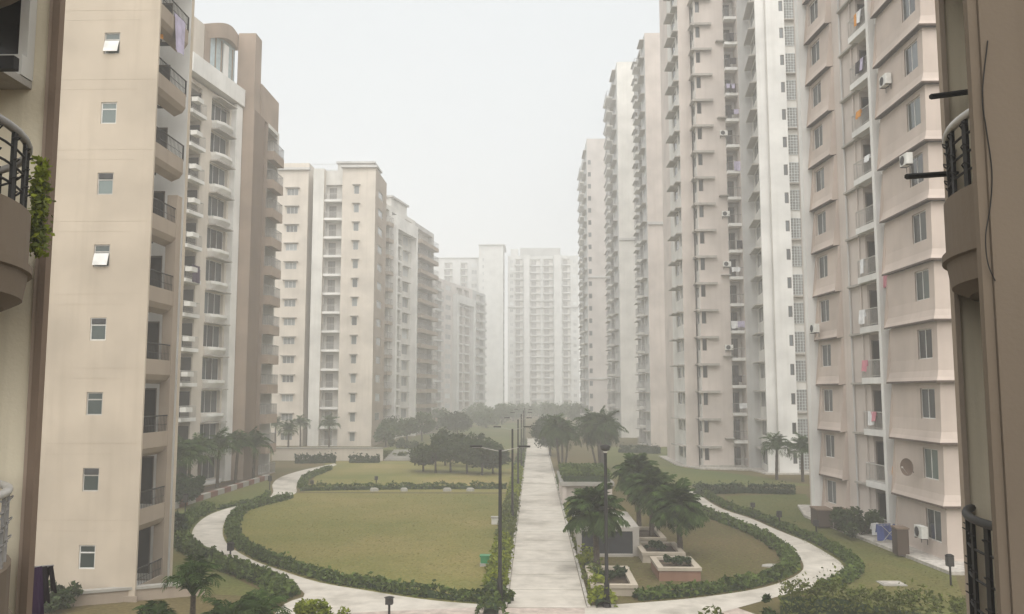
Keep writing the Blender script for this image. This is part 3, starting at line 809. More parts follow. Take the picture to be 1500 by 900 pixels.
# ---- large stepped tower: pink bay, balcony column, white fin, stair windows and pierced screens
plan = [(17.0, 104), (17.0, 96.5), (18.4, 96.5), (18.4, 99), (18.6, 99), (18.6, 95), (23.3, 95), (23.3, 94), (24.67, 94), (24.0, 89), (25.06, 89), (25.06, 88.7), (27.03, 88.7), (27.03, 89.3), (31, 89.3), (31, 110), (17.0, 110)]
spec = {0: (OFFW, [W(991.5, 996.5, sill=.9, h=1.3, chajja=(.9, .3, .12)), W(998, 1001, sill=.9, h=1.3, chajja=(.6, .2, .12))]),
        1: (PINKL, []), 3: (GREYP, []), 4: (OFFW, [W(1021, 1024.5, sill=.9, h=1.2)]),
        5: (PINKL, [W(1028, 1034.5, sill=.85, h=1.35, nx=1, dep=.3, fr=FRAMED), BAL(1070, 1088, p=.7, dep=1.2, th=.3, slabmat=WHITE, rail='bars', doorw=.8)]),
        7: (GREYP, []), 8: (OFFW, [W(1110, 1117, sill=.7, h=1.6, nx=2, chajja=(.7, .3, .12))]),
        9: (WHITE, []), 11: (WHITE, [W(1154, 1160, sill=1.0, h=1.15, nx=1, fr=FRAMED)]), 13: (OFFW, [])}
H6 = 69
tr2, br2, er2 = tower('huge stepped pale tower with white fin, stair windows and pierced block screens', plan, H6, spec, PINKL, panes=True)
e = er2[5]
ua, ubb = 0.0, e.u(1051)
def lshade():
    mb = MB(); L = ubb - ua
    mb.box(-.45, L, -.5, -.003, 0, .14); mb.box(-.45, -.003, 0, 2.4, 0, .14)
    mb.box(-.45, L, -.5, -.44, -.12, -.003)
    return mb.mesh('sunshade', CONC)
for k in range(22):
    O('sunshade', cached('lshade', lshade), tr2, e.p(0, 0, k * FH + 2.3, br2), e.rz)
    O('air_conditioner_ledge', boxmesh('ac_ledge', (-.5, .5, -.6, -.003, 0, .1), CONC), tr2, e.p(e.u(1069) - .4, 0, k * FH + .2, br2), e.rz) if k % 3 == 1 else None
e = er2[13]
def jali():                                                            # pierced concrete screen
    mb = MB(); wd, h, nx, nz = 2.1, 2.1, 7, 7
    for i in range(nx + 1): mb.box(i * wd / nx - .035, i * wd / nx + .035, -.1, -.01, 0, h)
    for i in range(nz + 1): mb.box(-.035, wd + .035, -.095, -.015, i * h / nz - .035, i * h / nz + .035)
    return mb.mesh('pierced_screen', JALI)
for k in range(22):
    O('screen_shade_sheet', boxmesh('screen_shade_sheet', (.1, 2.2, -.008, -.003, .3, 2.4), RAILG), tr2, e.p(0, 0, k * FH + .1, br2), e.rz)  # dark sheet laid in for the shade behind the pierced blocks
    O('pierced_screen', cached('jali', jali), tr2, e.p(.1, 0, k * FH + .4, br2), e.rz)
    if k % 2 == 0: O('ledge', boxmesh('ledge', (0, 2.6, -.5, -.012, 0, .1), CONC), tr2, e.p(0, 0, k * FH + .12, br2), e.rz)
e = er2[9]
O('drain_pipe', MB().tube([(.0, -.12, .2), (.0, -.12, H6)], .07, 6).mesh('drain_pipe', OFFW), tr2, er2[10].p(.02, 0, 0, br2))
O('plinth', MB().box(0, 8.5, -.5, -.01, 0, .35).mesh('plinth', APRON), tr2, er2[5].p(-.5, 0, 0, br2))

# ---- nearest tower on the right: pink storeys that flare out over their windows, recessed balconies
pA, pB = (19.6, 60.0), (20.39, 47.9)
plan = [pA, pB, (19.95, 47.9), (19.95, 42.4), (31, 42.4), (31, 62), (19.6, 62)]
e0 = Edge(pA, pB)
H7 = 66
spec = {0: (PINKL, [BAL(1269, 1297.5, p=.55, dep=1.5, th=.34, ov=.0, slabmat=WHITE, rail='bars', railmat=STEEL, doorw=.95, dooroff=-.0, side='L'),
                    BAL(1303, 1312.5, p=.25, dep=1.2, th=.34, ov=0, slabmat=WHITE, rail='bars', railmat=STEEL, doorw=.5, dooroff=.1, side='L')]),
        2: (PINK, []), 3: (PINK, [])}
for s_ in spec[0][1]: s_['floors'] = (0, 13)
tr1, br1, er1 = tower('near pink tower whose storeys flare out over their windows, with recessed white-slabbed balconies', plan, H7, spec, PINKL)

def PROF(z, top, bot):
    ks = [(0, bot), (.1, bot * .93), (.28, bot * .62 + top * .38), (.6, bot * .3 + top * .7), (1.2, top * 1.25), (3.0, top)]
    for (a, u), (b, v) in zip(ks, ks[1:]):
        if z <= b: return u + (v - u) * (z - a) / (b - a)
    return top
def shingle(name, path, fh, top, bot, hole, mat, trim):
    """one storey of flared render: outer skin leaning out downward from `top` to `bot`, soffit, ends and a window hole on leg 0.
    path: plan points relative to the first one, running left to right seen from outside"""
    mb = MB(); P = [Vector(p) for p in path]
    def outn(i):
        d = (P[i + 1] - P[i]).normalized(); return Vector((d.y, -d.x))
    def off(i, o):
        if i == 0: return P[0] + outn(0) * o
        if i == len(P) - 1: return P[-1] + outn(i - 1) * o
        a, b = outn(i - 1), outn(i); m = (a + b); m = m / m.dot(a); return P[i] + m * o
    def at(i, f, z):                                                   # point on leg i at fraction f and height z
        o = PROF(z, top, bot)
        q = off(i, o).lerp(off(i + 1, o), f); return (q.x, q.y, z)
    tz = .1
    bell = [.28, .6]
    for i in range(len(P) - 1):
        L = (P[i + 1] - P[i]).length
        fs = [0, 1]; zs = [0, tz] + bell + [fh]
        if i == 0 and hole: fs = [0, hole[0] / L, hole[1] / L, 1]; zs = [0, tz] + bell + [hole[2], hole[3], fh]
        for a in range(len(fs) - 1):
            for b in range(len(zs) - 1):
                if i == 0 and hole and a == 1 and b == 4: continue
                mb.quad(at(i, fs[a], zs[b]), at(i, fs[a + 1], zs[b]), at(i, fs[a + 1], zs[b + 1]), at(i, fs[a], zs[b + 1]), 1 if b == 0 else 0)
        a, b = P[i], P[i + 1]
        mb.quad((a.x, a.y, .06), (b.x, b.y, .06), at(i, 1, 0), at(i, 0, 0), 1)  # soffit in dark trim: brown paint with its shadow darkened in
        mb.quad(at(i, 0, fh), at(i, 1, fh), (b.x, b.y, fh), (a.x, a.y, fh))
        if i == 0 and hole:
            n = outn(0); d = (P[1] - P[0]).normalized()
            def inn(f, z): q = P[0] + d * (f * L) + n * .012; return (q.x, q.y, z)
            f0, f1 = fs[1], fs[2]
            mb.quad(at(0, f0, hole[2]), at(0, f1, hole[2]), inn(f1, hole[2]), inn(f0, hole[2]))
            mb.quad(inn(f0, hole[3]), inn(f1, hole[3]), at(0, f1, hole[3]), at(0, f0, hole[3]))
            mb.quad(inn(f0, hole[2]), inn(f0, hole[3]), at(0, f0, hole[3]), at(0, f0, hole[2]))
            mb.quad(at(0, f1, hole[2]), at(0, f1, hole[3]), inn(f1, hole[3]), inn(f1, hole[2]))
    for i, f in ((0, 0), (len(P) - 2, 1)):
        q = P[0] if f == 0 else P[-1]
        mb.quad((q.x, q.y, 0.06), at(i, f, 0), at(i, f, fh), (q.x, q.y, fh))
    return mb.mesh(name, [mat, trim])
# left-hand bay
u0, u1 = e0.u(1199), e0.u(1232.5)
w0, w1 = e0.u(1201.5) - u0, e0.u(1216) - u0
d0 = e0.d
bay1 = shingle('flared_bay', [(0, 0), tuple(d0 * (u1 - u0))], FH, .13, .46, (w0, w1, 1.25, 2.75), PINK, TRIM)
eL, eF = er1[2], er1[3]
uw0, uw1 = eL.u(1341), eL.u(1361)
bay2 = shingle('flared_bay', [(0, 0), (0, -5.5), (9.5, -5.5)], FH, .11, .42, (uw0, uw1, 1.2, 2.72), PINK, TRIM)
NF1 = 13
for k in range(NF1):
    z = k * FH - .45 if k else 0
    # storeys start just above the window heads of the storey below
    q = e0.p(u0, 0, k * FH - .35 if k else -.35, br1)
    O('flared_bay', bay1, tr1, q)
    add_window(tr1, e0, u0 + (w0 + w1) / 2, k * FH - .35 + 1.25, w1 - w0, 1.5, .03, br1, 2, FRAME, GLASS)
    O('flared_bay', bay2, tr1, eL.p(0, 0, k * FH - .35, br1))
    add_window(tr1, eL, (uw0 + uw1) / 2, k * FH - .35 + 1.2, uw1 - uw0, 1.52, .03, br1, 2, FRAME, GLASSG if k % 3 == 1 else GLASS, split=.0)
    # stub ledge beside the balcony and a pipe collar
    O('ledge', boxmesh('ledge', (0, 2.4, -.28, -.003, 0, .12), CONC), tr1, e0.p(e0.u(1246), 0, k * FH + 2.66, br1), e0.rz)
O('fin', MB().box(-.3, .25, -.75, -.004, 0, H7).mesh('fin', WHITE), tr1, e0.p(.75, 0, 0, br1), e0.rz)
O('balcony_pier', MB().box(-.16, .16, -.62, -.004, 0, H7).mesh('balcony_pier', WHITE), tr1, e0.p(e0.u(1300.3), 0, 0, br1), e0.rz)
O('drain_pipe', MB().tube([(0, -.1, 0), (0, -.1, H7)], .06, 6).mesh('drain_pipe', GREYP), tr1, e0.p(e0.u(1246), 0, 0, br1), e0.rz)
O('drain_pipe', MB().tube([(0, -.1, 0), (0, -.1, H7)], .05, 6).mesh('drain_pipe', PINKL), tr1, e0.p(e0.u(1262), 0, 0, br1), e0.rz)
# paved apron round its foot: a real step
ap = [G(1178, 758), G(1392, 843), G(1440, 843), (24, 62.5), (19, 63)]
mb = MB(); mb.prism(ap, 0, .16)
tag(O('apron', mb.mesh('apron', APRON)), kind='structure')
ap = [G(1000, 684), G(1105, 704), G(1180, 704), (31.5, 92), (17, 104)]
mb = MB(); mb.prism([(16.2, 98), (18.0, 93.6), (23.0, 92.2), (23.4, 87.6), (31.5, 87.6), (31.5, 112), (16.2, 112)], 0, .14)
tag(O('apron', mb.mesh('apron', APRON)), kind='structure')

# ================================================================== OWN BUILDING: the two wings that flank the view
tw = thing('apartment_tower', 'nearest block with grimy brown walls and curved black-railed balconies framing the view', 'apartment tower', (0, 0, 0))
HW = 18.0
O('wall', MB().box(-30, 30, -13, -1.7, 0, 7.0).mesh('wall', WINGBR), tw)  # unseen rear and side masses, kept low so light reaches the wings
O('wall', MB().box(-14, -9.2, -1.72, 8.0, 0, 6.9).mesh('wall', WINGBR), tw)
O('wall', MB().box(9.2, 14, -1.72, 8.0, 0, 6.9).mesh('wall', WINGBR), tw)
YL = 8.05
xl = XY(44, YL)[0]
# left wing: dirty cream wall ending in a brown fin
O('wall', MB().box(-14, xl, YL, YL + .06, 0, HW).mesh('wall', DIRTY), tw)
O('fin', MB().box(xl + .004, xl + .075, YL - .06, YL + .03, 0, HW).mesh('fin', BROWND), tw)
O('fin_trim', MB().box(xl - .035, xl + .003, YL - .05, YL - .004, 0, HW).mesh('fin_trim', BROWN), tw)
# right wing: dirty cream wall set back, brown pier standing forward
YR = 7.6
xr = XY(1399, YR)[0]
O('wall', MB().box(xr, 14, YR, YR + .06, 0, HW).mesh('wall', DIRTY), tw)
O('fin', MB().box(xr - .05, xr - .004, YR - .04, YR + .03, 0, HW).mesh('fin', TAUPE), tw)
xp = XY(1453, 6.1)[0]
O('pier', MB().box(xp, 9.19, 6.1, 6.16, 0, HW).mesh('pier', WINGBR), tw)
O('pier_edge', MB().box(xp - .07, xp - .003, 6.12, 6.18, 0, HW).mesh('pier_edge', WINGBR), tw)

def round_balcony(cx, cy, r, a0, a1, zfloor, railm, name='balcony', bars=True, capm=None, sh=.42):
    """part of a ring in plan: solid curved fascia with coved underside, floor, then balusters and handrail"""
    n = 26
    A = [a0 + (a1 - a0) * i / n for i in range(n + 1)]
    C = lambda rr, a, z: (cx + rr * math.cos(a), cy + rr * math.sin(a), z)
    z = zfloor
    prof = [(r, z + sh), (r, z - .02), (r + .035, z - .03), (r + .035, z - .09), (r, z - .10), (r - .03, z - .30), (r - .16, z - .37), (r - .5, z - .39), (r - .5, z - .2), (r - .1, z - .02), (r - .1, z + sh)]
    mb = MB(); m = len(prof)
    for a in A: mb.v += [C(rr, a, zz) for rr, zz in prof]
    for i in range(n):
        for q in range(m):
            p = (q + 1) % m; mb.f.append((i * m + q, (i + 1) * m + q, (i + 1) * m + p, i * m + p)); mb.m.append(0)
    mb.poly([C(r - .02, a, z - .2) for a in A] + [(cx, cy, z - .2)])
    mb.poly([C(r - .12, a, z - .01) for a in A] + [(cx, cy, z - .01)])
    b = O(name, mb.mesh('balcony', WINGBR), tw)
    hz = z + 1.0
    O('handrail', MB().tube([C(r - .05, a, hz) for a in A], .035, 8).mesh('handrail', capm or railm, True), b)
    for zz in [sh + z + (1.0 - sh) * f for f in (.25, .5, .75)]:
        O('rail_bar', MB().tube([C(r - .05, a, zz) for a in A], .011, 5).mesh('rail_bar', railm), b)
    L = abs(a1 - a0) * r; k = int(L / .34)
    for i in range(k + 1):
        a = a0 + (a1 - a0) * (i + .5) / (k + 1)
        ca, sa = math.cos(a), math.sin(a)
        def P(dr, dt, zz): return (cx + (r - .05 + dr) * ca - dt * sa, cy + (r - .05 + dr) * sa + dt * ca, zz)
        mbb = MB()
        mbb.poly([P(-.012, -.035, z + sh), P(-.012, .035, z + sh), P(-.012, .035, hz), P(-.012, -.035, hz)])
        mbb.poly([P(.012, .035, z + sh), P(.012, -.035, z + sh), P(.012, -.035, hz), P(.012, .035, hz)])
        mbb.poly([P(-.012, .035, z + sh), P(.012, .035, z + sh), P(.012, .035, hz), P(-.012, .035, hz)])
        mbb.poly([P(.012, -.035, z + sh), P(-.012, -.035, z + sh), P(-.012, -.035, hz), P(.012, -.035, hz)])
        for zz in [sh + z + (1.0 - sh) * f for f in (.3, .55, .85)]:                          # small scrolls on each upright
            mbb.tube([P(0, -.05, zz), P(.03, -.02, zz + .02), P(.035, .03, zz + .03), P(0, .05, zz + .01)], .006, 4)
        O('baluster', mbb.mesh('baluster', railm), b)
    return b
# left: centre (-5.8, 6.0), radius 2.0
for zf, cap in ((9.17, RAILG), (6.32, STEEL), (12.1, RAILG)):
    round_balcony(-5.97, 6.0, 2.0, R(-75), R(92), zf, BLACK if zf > 7 else RAILG, capm=cap)
for zf, cap, sh in ((9.28, STEEL, .42), (6.12, DKGREY, .08), (12.2, STEEL, .42)):
    round_balcony(5.10, 6.55, 1.74, R(90), R(192), zf, BLACK, capm=cap, sh=sh)
# doors and dim rooms behind the left balconies
for zf in (6.32, 9.17):
    d = O('door', MB().box(-7.4, -6.15, YL - .08, YL - .01, zf, zf + 2.15).mesh('door', FRAMED), tw)
    O('pane', MB().box(-7.3, -6.25, YL - .1, YL - .083, zf + .1, zf + 2.05).mesh('pane', DOORD), d)
# concrete ledge high on the left wing with its bracket, window over it
zl = ZY(20, 78, 7.2).z
O('ledge', MB().box(-7.2, ZY(50, 78, YL).x, 7.0, YL - .004, zl - .02, zl + .05).mesh('ledge', CONC), tw)
O('bracket', MB().box(-7.2, -4.6, 7.2, 7.28, zl - .14, zl - .02).mesh('bracket', BLACK), tw)
wb = ZY(44, 40, YL - .1)
wn = O('window_box', MB().box(-7.2, wb.x, YL - .2, YL - .004, zl + .06, zl + .26).box(wb.x - .09, wb.x, YL - .12, YL - .004, zl + .26, zl + 1.6).mesh('window_box', OFFW), tw)
O('pane', MB().box(-7.2, wb.x - .1, YL - .06, YL - .01, zl + .27, zl + 1.6).mesh('pane', DOORD), wn)
# thin cable stapled down the right pier
cz = [(1449, 60), (1441, 140), (1447, 190), (1455, 250), (1453, 300), (1446, 345), (1449, 385), (1460, 412)]
O('cable', MB().tube([tuple(ZY(a - 2, b, 6.092)) for a, b in catmull(cz, 5)], .0045, 5).mesh('cable', BLACK), tw)
# black clothes rods reaching out from the right wing
for (p0, p1, y0) in (((1425, 134), (1364, 142), 7.4), ((1386, 255), (1328, 259), 7.4)):
    a, b = ZY(p0[0], p0[1], YR - .05), ZY(p1[0], p1[1], YR - .3)
    a = a + (a - b).normalized() * .3
    O('clothes_rod', MB().tube([tuple(a), tuple(b)], .025, 6).mesh('clothes_rod', BLACK), tw)

# ================================================================== FOLIAGE
rng = np.random.default_rng(5)
def leaf_quads(C, size, asp=0.5, up=0.35, jitter=.4, hang=0.0):
    """one small leaf-shaped face (rhombus) per centre, randomly turned"""
    n = len(C)
    s = size * (1 + jitter * (rng.random(n) - .5) * 2)
    d = rng.normal(size=(n, 3)); d[:, 2] = d[:, 2] * .7 - hang; d /= np.linalg.norm(d, axis=1)[:, None]
    q = rng.normal(size=(n, 3)); q[:, 2] += up
    t = np.cross(d, q); t /= (np.linalg.norm(t, axis=1)[:, None] + 1e-9)
    a = d * s[:, None]; b = t * (s * asp)[:, None]
    V = np.stack([C - a, C - a * .1 + b, C + a, C - a * .1 - b], 1).reshape(-1, 3)
    return V
def quads_mesh(name, V, mat, extra=None):
    nq = len(V) // 4
    me = bpy.data.meshes.new(name)
    nv = len(V)
    me.vertices.add(nv); me.vertices.foreach_set('co', V.astype(np.float32).ravel())
    me.loops.add(nv); me.loops.foreach_set('vertex_index', np.arange(nv, dtype=np.int32))
    me.polygons.add(nq); me.polygons.foreach_set('loop_start', np.arange(0, nv, 4, dtype=np.int32))
    me.materials.append(mat); me.update(calc_edges=True)
    return me
def clump_points(n, rx, ry, rz, nclump, cr, seed, hollow=.35, flat_bottom=True):
    g = np.random.default_rng(seed)
    P = g.normal(size=(nclump, 3)); P /= np.linalg.norm(P, axis=1)[:, None]
    P *= (hollow + (1 - hollow) * g.random(nclump) ** .5)[:, None]
    if flat_bottom: P[:, 2] = np.where(P[:, 2] < -.5, -.5 - (P[:, 2] + .5) * .3, P[:, 2])
    rad = cr * (.6 + .8 * g.random(nclump))
    i = g.integers(0, nclump, n)
    D = g.normal(size=(n, 3)); D /= np.linalg.norm(D, axis=1)[:, None]
    D *= (g.random(n) ** .4)[:, None] * rad[i][:, None]
    return P[i] * np.array([rx, ry, rz]) + D, P * np.array([rx, ry, rz])
def tree_parts(t, h, rx, rz, n, leafsize, mat, seed, trunk_r=.12, nclump=26, cr=.7, hang=0.0):
    """tapered trunk with limbs reaching into a crown of leaf faces"""
    C, clumps = clump_points(n, rx, rx, rz, nclump, cr, seed)
    zc = h - rz - cr * .4
    rs = random.Random(seed)
    mb = MB()
    top = zc + rz * .1
    mb.tube([(0, 0, 0), (rs.uniform(-.05, .05), rs.uniform(-.05, .05), top * .4), (rs.uniform(-.15, .15), rs.uniform(-.15, .15), top)], [trunk_r * 1.35, trunk_r, trunk_r * .5], 8)
    for q in range(7):
        c = clumps[rs.randrange(len(clumps))]
        mb.tube([(0, 0, top * rs.uniform(.35, .8)), (c[0] * .5, c[1] * .5, zc + c[2] * .4 - .1), (c[0] * .9, c[1] * .9, zc + c[2] * .9)], [trunk_r * .55, trunk_r * .35, trunk_r * .12], 5)
    O('trunk', mb.mesh('trunk', BARK, True), t)
    C = C + np.array([0, 0, zc])
    C[:, 2] = np.maximum(C[:, 2], .15)
    O('crown', quads_mesh('crown', leaf_quads(C, leafsize, .22 if hang else .5, hang=hang), mat), t)
    return t
def hedge(name, label, pts, width, height, per_m, size, mat, group=None, cat='hedge', bumpy=.25, lean=0):
    P = np.array(pts, float); seg = np.linalg.norm(np.diff(P, axis=0), axis=1); L = seg.sum()
    n = int(L * per_m * (width + 2 * height))
    s = rng.random(n) * L; cum = np.concatenate([[0], np.cumsum(seg)])
    i = np.clip(np.searchsorted(cum, s) - 1, 0, len(seg) - 1); f = ((s - cum[i]) / np.maximum(seg[i], 1e-6))[:, None]
    c = P[i] * (1 - f) + P[i + 1] * f
    d = (P[i + 1] - P[i]) / np.maximum(seg[i], 1e-6)[:, None]; nn = np.stack([-d[:, 1], d[:, 0]], 1)
    ph = rng.random(8) * 6.28
    hm = height * (1 + bumpy * (np.sin(s * 1.9 + ph[0]) * .45 + np.sin(s * 4.3 + ph[1]) * .35 + np.sin(s * 9.1 + ph[2]) * .3))
    wm = width * (1 + bumpy * .6 * (np.sin(s * 2.3 + ph[3]) * .5 + np.sin(s * 6.1 + ph[4]) * .5))
    keep = (np.sin(s * .83 + ph[5]) + np.sin(s * 2.7 + ph[6]) + np.sin(s * 7.9 + ph[7])) > rng.normal(-2.1, .35, n)
    th = rng.random(n) * math.pi                                    # over the rounded section
    rr = .75 + .3 * rng.random(n)
    off = np.cos(th) * wm * .5 * rr; z = (np.sin(th) ** .7) * hm * rr
    C = np.stack([c[:, 0] + nn[:, 0] * off, c[:, 1] + nn[:, 1] * off, np.maximum(z, .03)], 1)
    spr = rng.random(n) < .06; C[spr, 2] *= 1.35
    C = C[keep]
    base = P.mean(0)
    C[:, 0] -= base[0]; C[:, 1] -= base[1]
    t = thing(name, label, cat, (base[0], base[1], 0), 0, group)
    O('foliage', quads_mesh('foliage', leaf_quads(C, size, .55), mat), t)
    # dark leaf-coloured shell added inside to fill gaps and block light
    mb = MB(); m = len(P); k = 6
    for j in range(m):
        dd = P[min(j + 1, m - 1)] - P[max(j - 1, 0)]; dd = dd / max(1e-6, np.linalg.norm(dd)); nv = np.array([-dd[1], dd[0]])
        for q in range(k):
            a = math.pi * q / (k - 1); o = math.cos(a) * width * .30; zz = math.sin(a) ** .6 * height * (.5 + .14 * math.sin(j * 1.7))
            p = P[j] + nv * o - base; mb.v.append((p[0], p[1], zz))
    for j in range(m - 1):
        for q in range(k - 1): mb.f.append((j * k + q, (j + 1) * k + q, (j + 1) * k + q + 1, j * k + q + 1)); mb.m.append(0)
    O('core', mb.mesh('core', LEAFD), t)
    return t
def bush(label, x, y, rx, h, n, size, mat, group=None, name='shrub', ry=None, z=0, seed=None):
    t = thing(name, label, 'shrub', (x, y, z), 0, group)
    C, cl = clump_points(n, rx, ry or rx, h * .5, 12, min(rx, h) * .35, seed or int(abs(x * 31 + y * 17)) + 3, .3)
    C[:, 2] += h * .48; C[:, 2] = np.maximum(C[:, 2], .02)
    O('foliage', quads_mesh('foliage', leaf_quads(C, size), mat), t)
    mb = MB()
    for q in range(5):
        c = cl[q]; mb.tube([(c[0] * .1, c[1] * .1, 0), (c[0] * .8, c[1] * .8, c[2] + h * .5)], [.03, .012], 5)
    O('stem', mb.mesh('stem', BARK), t)
    return t

def frond_mesh(L, rise, droop, nl, seed, lw=.045, ll=.42):
    rs = random.Random(seed); mb = MB(); pts = []
    for i in range(9):
        f = i / 8
        pts.append(Vector((L * (f - .18 * f * f * droop), 0, rise * math.sin(min(1, f * 1.25) * math.pi * .5) - droop * L * .55 * f ** 2.4)))
    mb.tube([tuple(p) for p in pts], [.03 * (1 - .8 * i / 8) for i in range(9)], 4)
    for i in range(nl):
        f = .14 + .86 * i / (nl - 1)
        k = min(7, int(f * 8)); p = pts[k].lerp(pts[k + 1], f * 8 - k); d = (pts[k + 1] - pts[k]).normalized()
        ln = ll * L * (math.sin(math.pi * (.18 + .78 * f)) * .75 + .25)
        for s in (-1, 1):
            sd = Vector((d.x * .65 + rs.uniform(-.1, .1), s * (.85 + rs.uniform(-.1, .1)), d.z * .6 - .22 * rs.random() - .02)).normalized()
            wv = Vector((d.x, 0, d.z)) * (lw * L * .55)
            mid = p + sd * ln * .5 + Vector((0, 0, .02)); tip = p + sd * ln + Vector((0, 0, -.22 * ln))
            a = len(mb.v)
            mb.v += [tuple(p), tuple(mid + wv), tuple(tip), tuple(mid - wv)]; mb.f.append((a, a + 1, a + 2, a + 3)); mb.m.append(0)
    return mb.mesh('frond', PALML)
FR = {'arch': [frond_mesh(1.0, .40, .40 + .2 * q, 16, 60 + q) for q in range(4)],
      'bushy': [frond_mesh(1.0, .25, .25 + .2 * q, 18, 80 + q, .075, .46) for q in range(4)],
      'up': [frond_mesh(1.0, .75, .35 + .2 * q, 16, 90 + q, .05, .4) for q in range(4)]}
def palm(label, x, y, h, cr, nfr=22, style='arch', trunk_r=.11, group=None, z=0, seed=1):
    t = thing('palm_tree', label, 'palm', (x, y, z), 0, group)
    rs = random.Random(seed)
    th = max(.25, h - cr * .55)
    mb = MB(); n = 9; lx, ly = rs.uniform(-.12, .12), rs.uniform(-.12, .12)
    pts = [(lx * (i / n) ** 2, ly * (i / n) ** 2, th * i / n) for i in range(n + 1)]
    mb.tube(pts, [trunk_r * (1.25 - .35 * i / n + (.1 if i % 2 else 0)) for i in range(n + 1)], 9)
    O('trunk', mb.mesh('trunk', PBARK), t)
    for i in range(nfr):
        a = i * 2.39996 + rs.uniform(-.2, .2); f = i / nfr
        o = O('frond', FR[style][rs.randrange(4)], t, (lx, ly, th - .02))
        tilt = R(-75 + (118 if style == 'bushy' else 101) * f ** .8) + rs.uniform(-.15, .15)             # inner fronds upright, outer ones hanging
        o.rotation_euler = Matrix.Rotation(a, 3, 'Z').__matmul__(Matrix.Rotation(tilt, 3, 'Y')).to_euler()
        k = cr * rs.uniform(.85, 1.12); o.scale = (k, k, k)
    return t

# ---- hedges along the paths
def offset(pts, d):
    P = [Vector(p) for p in pts]; out = []
    for i in range(len(P)):
        t = (P[min(i + 1, len(P) - 1)] - P[max(i - 1, 0)]).normalized(); out.append((P[i].x - t.y * d, P[i].y + t.x * d))
    return out
hedge('hedge', 'low leafy hedge lining the round lawn along the inner edge of its curved path', offset(L_in[30:], .55), .82, .40, 100, .11, HEDGEL)
hedge('hedge', 'short hedge beside the curved path bend next to the far lawn', offset(L_in[4:22], .5), .8, .45, 60, .11, HEDGEL)
hedge('hedge', 'dense hedge on the outer side of the curved path by the beige tower', offset([p for p in L_out if p[1] < 60 and p[1] > 31.5][:-1], -.75), 1.05, .5, 95, .12, HEDGEL)
hedge('hedge', 'thin low hedge edging the grass verge in front of the painted kerb blocks', offset([p for p in L_out if 60 <= p[1] < 71], -.35), .45, .3, 60, .09, HEDGEL)
hedge('hedge', 'straight low hedge between the round lawn and the far lawn', [G(440, 719), G(560, 717), G(700, 716), G(742, 716)], 1.0, .5, 70, .11, HEDGEL)
hedge('hedge', 'hedge wrapping the garden lawn along the inner edge of the right-hand curved path', offset(R_in[6:74], .55), .82, .42, 100, .11, HEDGEL)
hedge('hedge', 'hedge on the outer side of the right-hand curved path near the pink tower', offset([p for p in R_out if p[1] > 36 and p[0] > 11.5], -.5), .65, .42, 90, .10, HEDGEL)
hedge('hedge', 'clipped dark hedge between the green lawn and the side lawn', [G(1018, 724), G(1090, 722), G(1165, 724)], 1.2, .75, 90, .1, LEAFD, bumpy=.08)
hedge('hedge', 'wavy-topped bright clipped hedge by the black-railed balcony', [G(1146, 898), G(1220, 907), G(1300, 915), G(1420, 930)], 1.2, 1.2, 170, .07, LEAFO, bumpy=.22)
hedge('hedge', 'dark clipped hedge at the foot of the blank tall tower', [G(908, 663), G(966, 665)], 1.5, 1.0, 60, .14, LEAFD, bumpy=.06)
hedge('hedge', 'low dark hedge in front of the long low wall', [G(432, 679), G(492, 678)], 1.5, .9, 50, .16, LEAFD, bumpy=.2)
hedge('hedge', 'low dark hedge in front of the low wall, next to the steps', [G(512, 678), G(556, 678)], 1.3, .8, 50, .16, LEAFD, bumpy=.2)
# bright shrubs edging the central walk
def border(x, ys, side):
    for i, (ya, yb, kind) in enumerate(ys):
        mat = {'y': LEAFY, 'g': HEDGEL, 'o': LEAFO}[kind]
        hedge('border_shrubs', 'row of %s shrubs bordering the central path %s' % ({'y': 'bright yellow-green', 'g': 'dark green', 'o': 'olive green'}[kind], side[i]), [(x, ya), (x, (ya + yb) / 2), (x, yb)], .95, .55, 75, .1, mat, cat='shrubs', bumpy=.5)
border(CWL - .6, [(32.2, 35.4, 'g'), (36, 47.5, 'y'), (48.5, 66, 'o'), (67, 92, 'y'), (94, 145, 'g')],
       ['by the first lamp post', 'along the round lawn', 'by the lawn box', 'past the hedge', 'beside the distant lawn'])
border(CWR + .65, [(33.4, 36.6, 'y'), (37.3, 39.6, 'o'), (40.5, 43, 'y'), (44.5, 52, 'o'), (53, 60, 'y'), (62, 84, 'g')],
       ['by the white corner planter', 'beside the white planter palm', 'by the granite wall', 'facing the palms', 'before the raised bed', 'beside the raised bed'])

# ---- trees
def tr(label, px, py, h, rx, rz, n, ls, mat, seed, group=None, name='leafy_tree', trunk_r=.12, cr=.7, hang=0.0):
    x, y = G(px, py)
    t = thing(name, label, 'tree', (x, y, 0), 0, group)
    return tree_parts(t, h, rx, rz, n, ls, mat, seed, trunk_r, 26, cr, hang)
GC = 'clump of low trees on the far lawn'
for i, (px, py, h, rx) in enumerate([(620, 691, 2.9, 1.3), (638, 693, 3.9, 2.0), (660, 692, 4.1, 2.2), (684, 694, 3.6, 2.0), (706, 696, 3.6, 1.9), (722, 694, 2.9, 1.3), (652, 682, 4.0, 1.9), (695, 684, 3.7, 1.9)]):
    tr('dark bushy low tree in the clump on the far lawn', px, py, h, rx, h * .36, 2600, .18, LEAF, 11 + i, GC, trunk_r=.09, cr=.6)
CLUMPS = [('clump of feathery palms beside the central path, by the raised bed', 824, 690, 1), ('larger clump of feathery palms behind the raised bed', 881, 688, 2)]
tr('dense tree further along the central path, before the far tower', 806, 668, 5.2, 2.2, 2.0, 5000, .19, LEAFD, 35, cr=.9)
tr('rounded tree standing alone on the distant lawn', 670, 641, 4.9, 2.6, 1.7, 4500, .22, LEAF, 37, cr=.9)
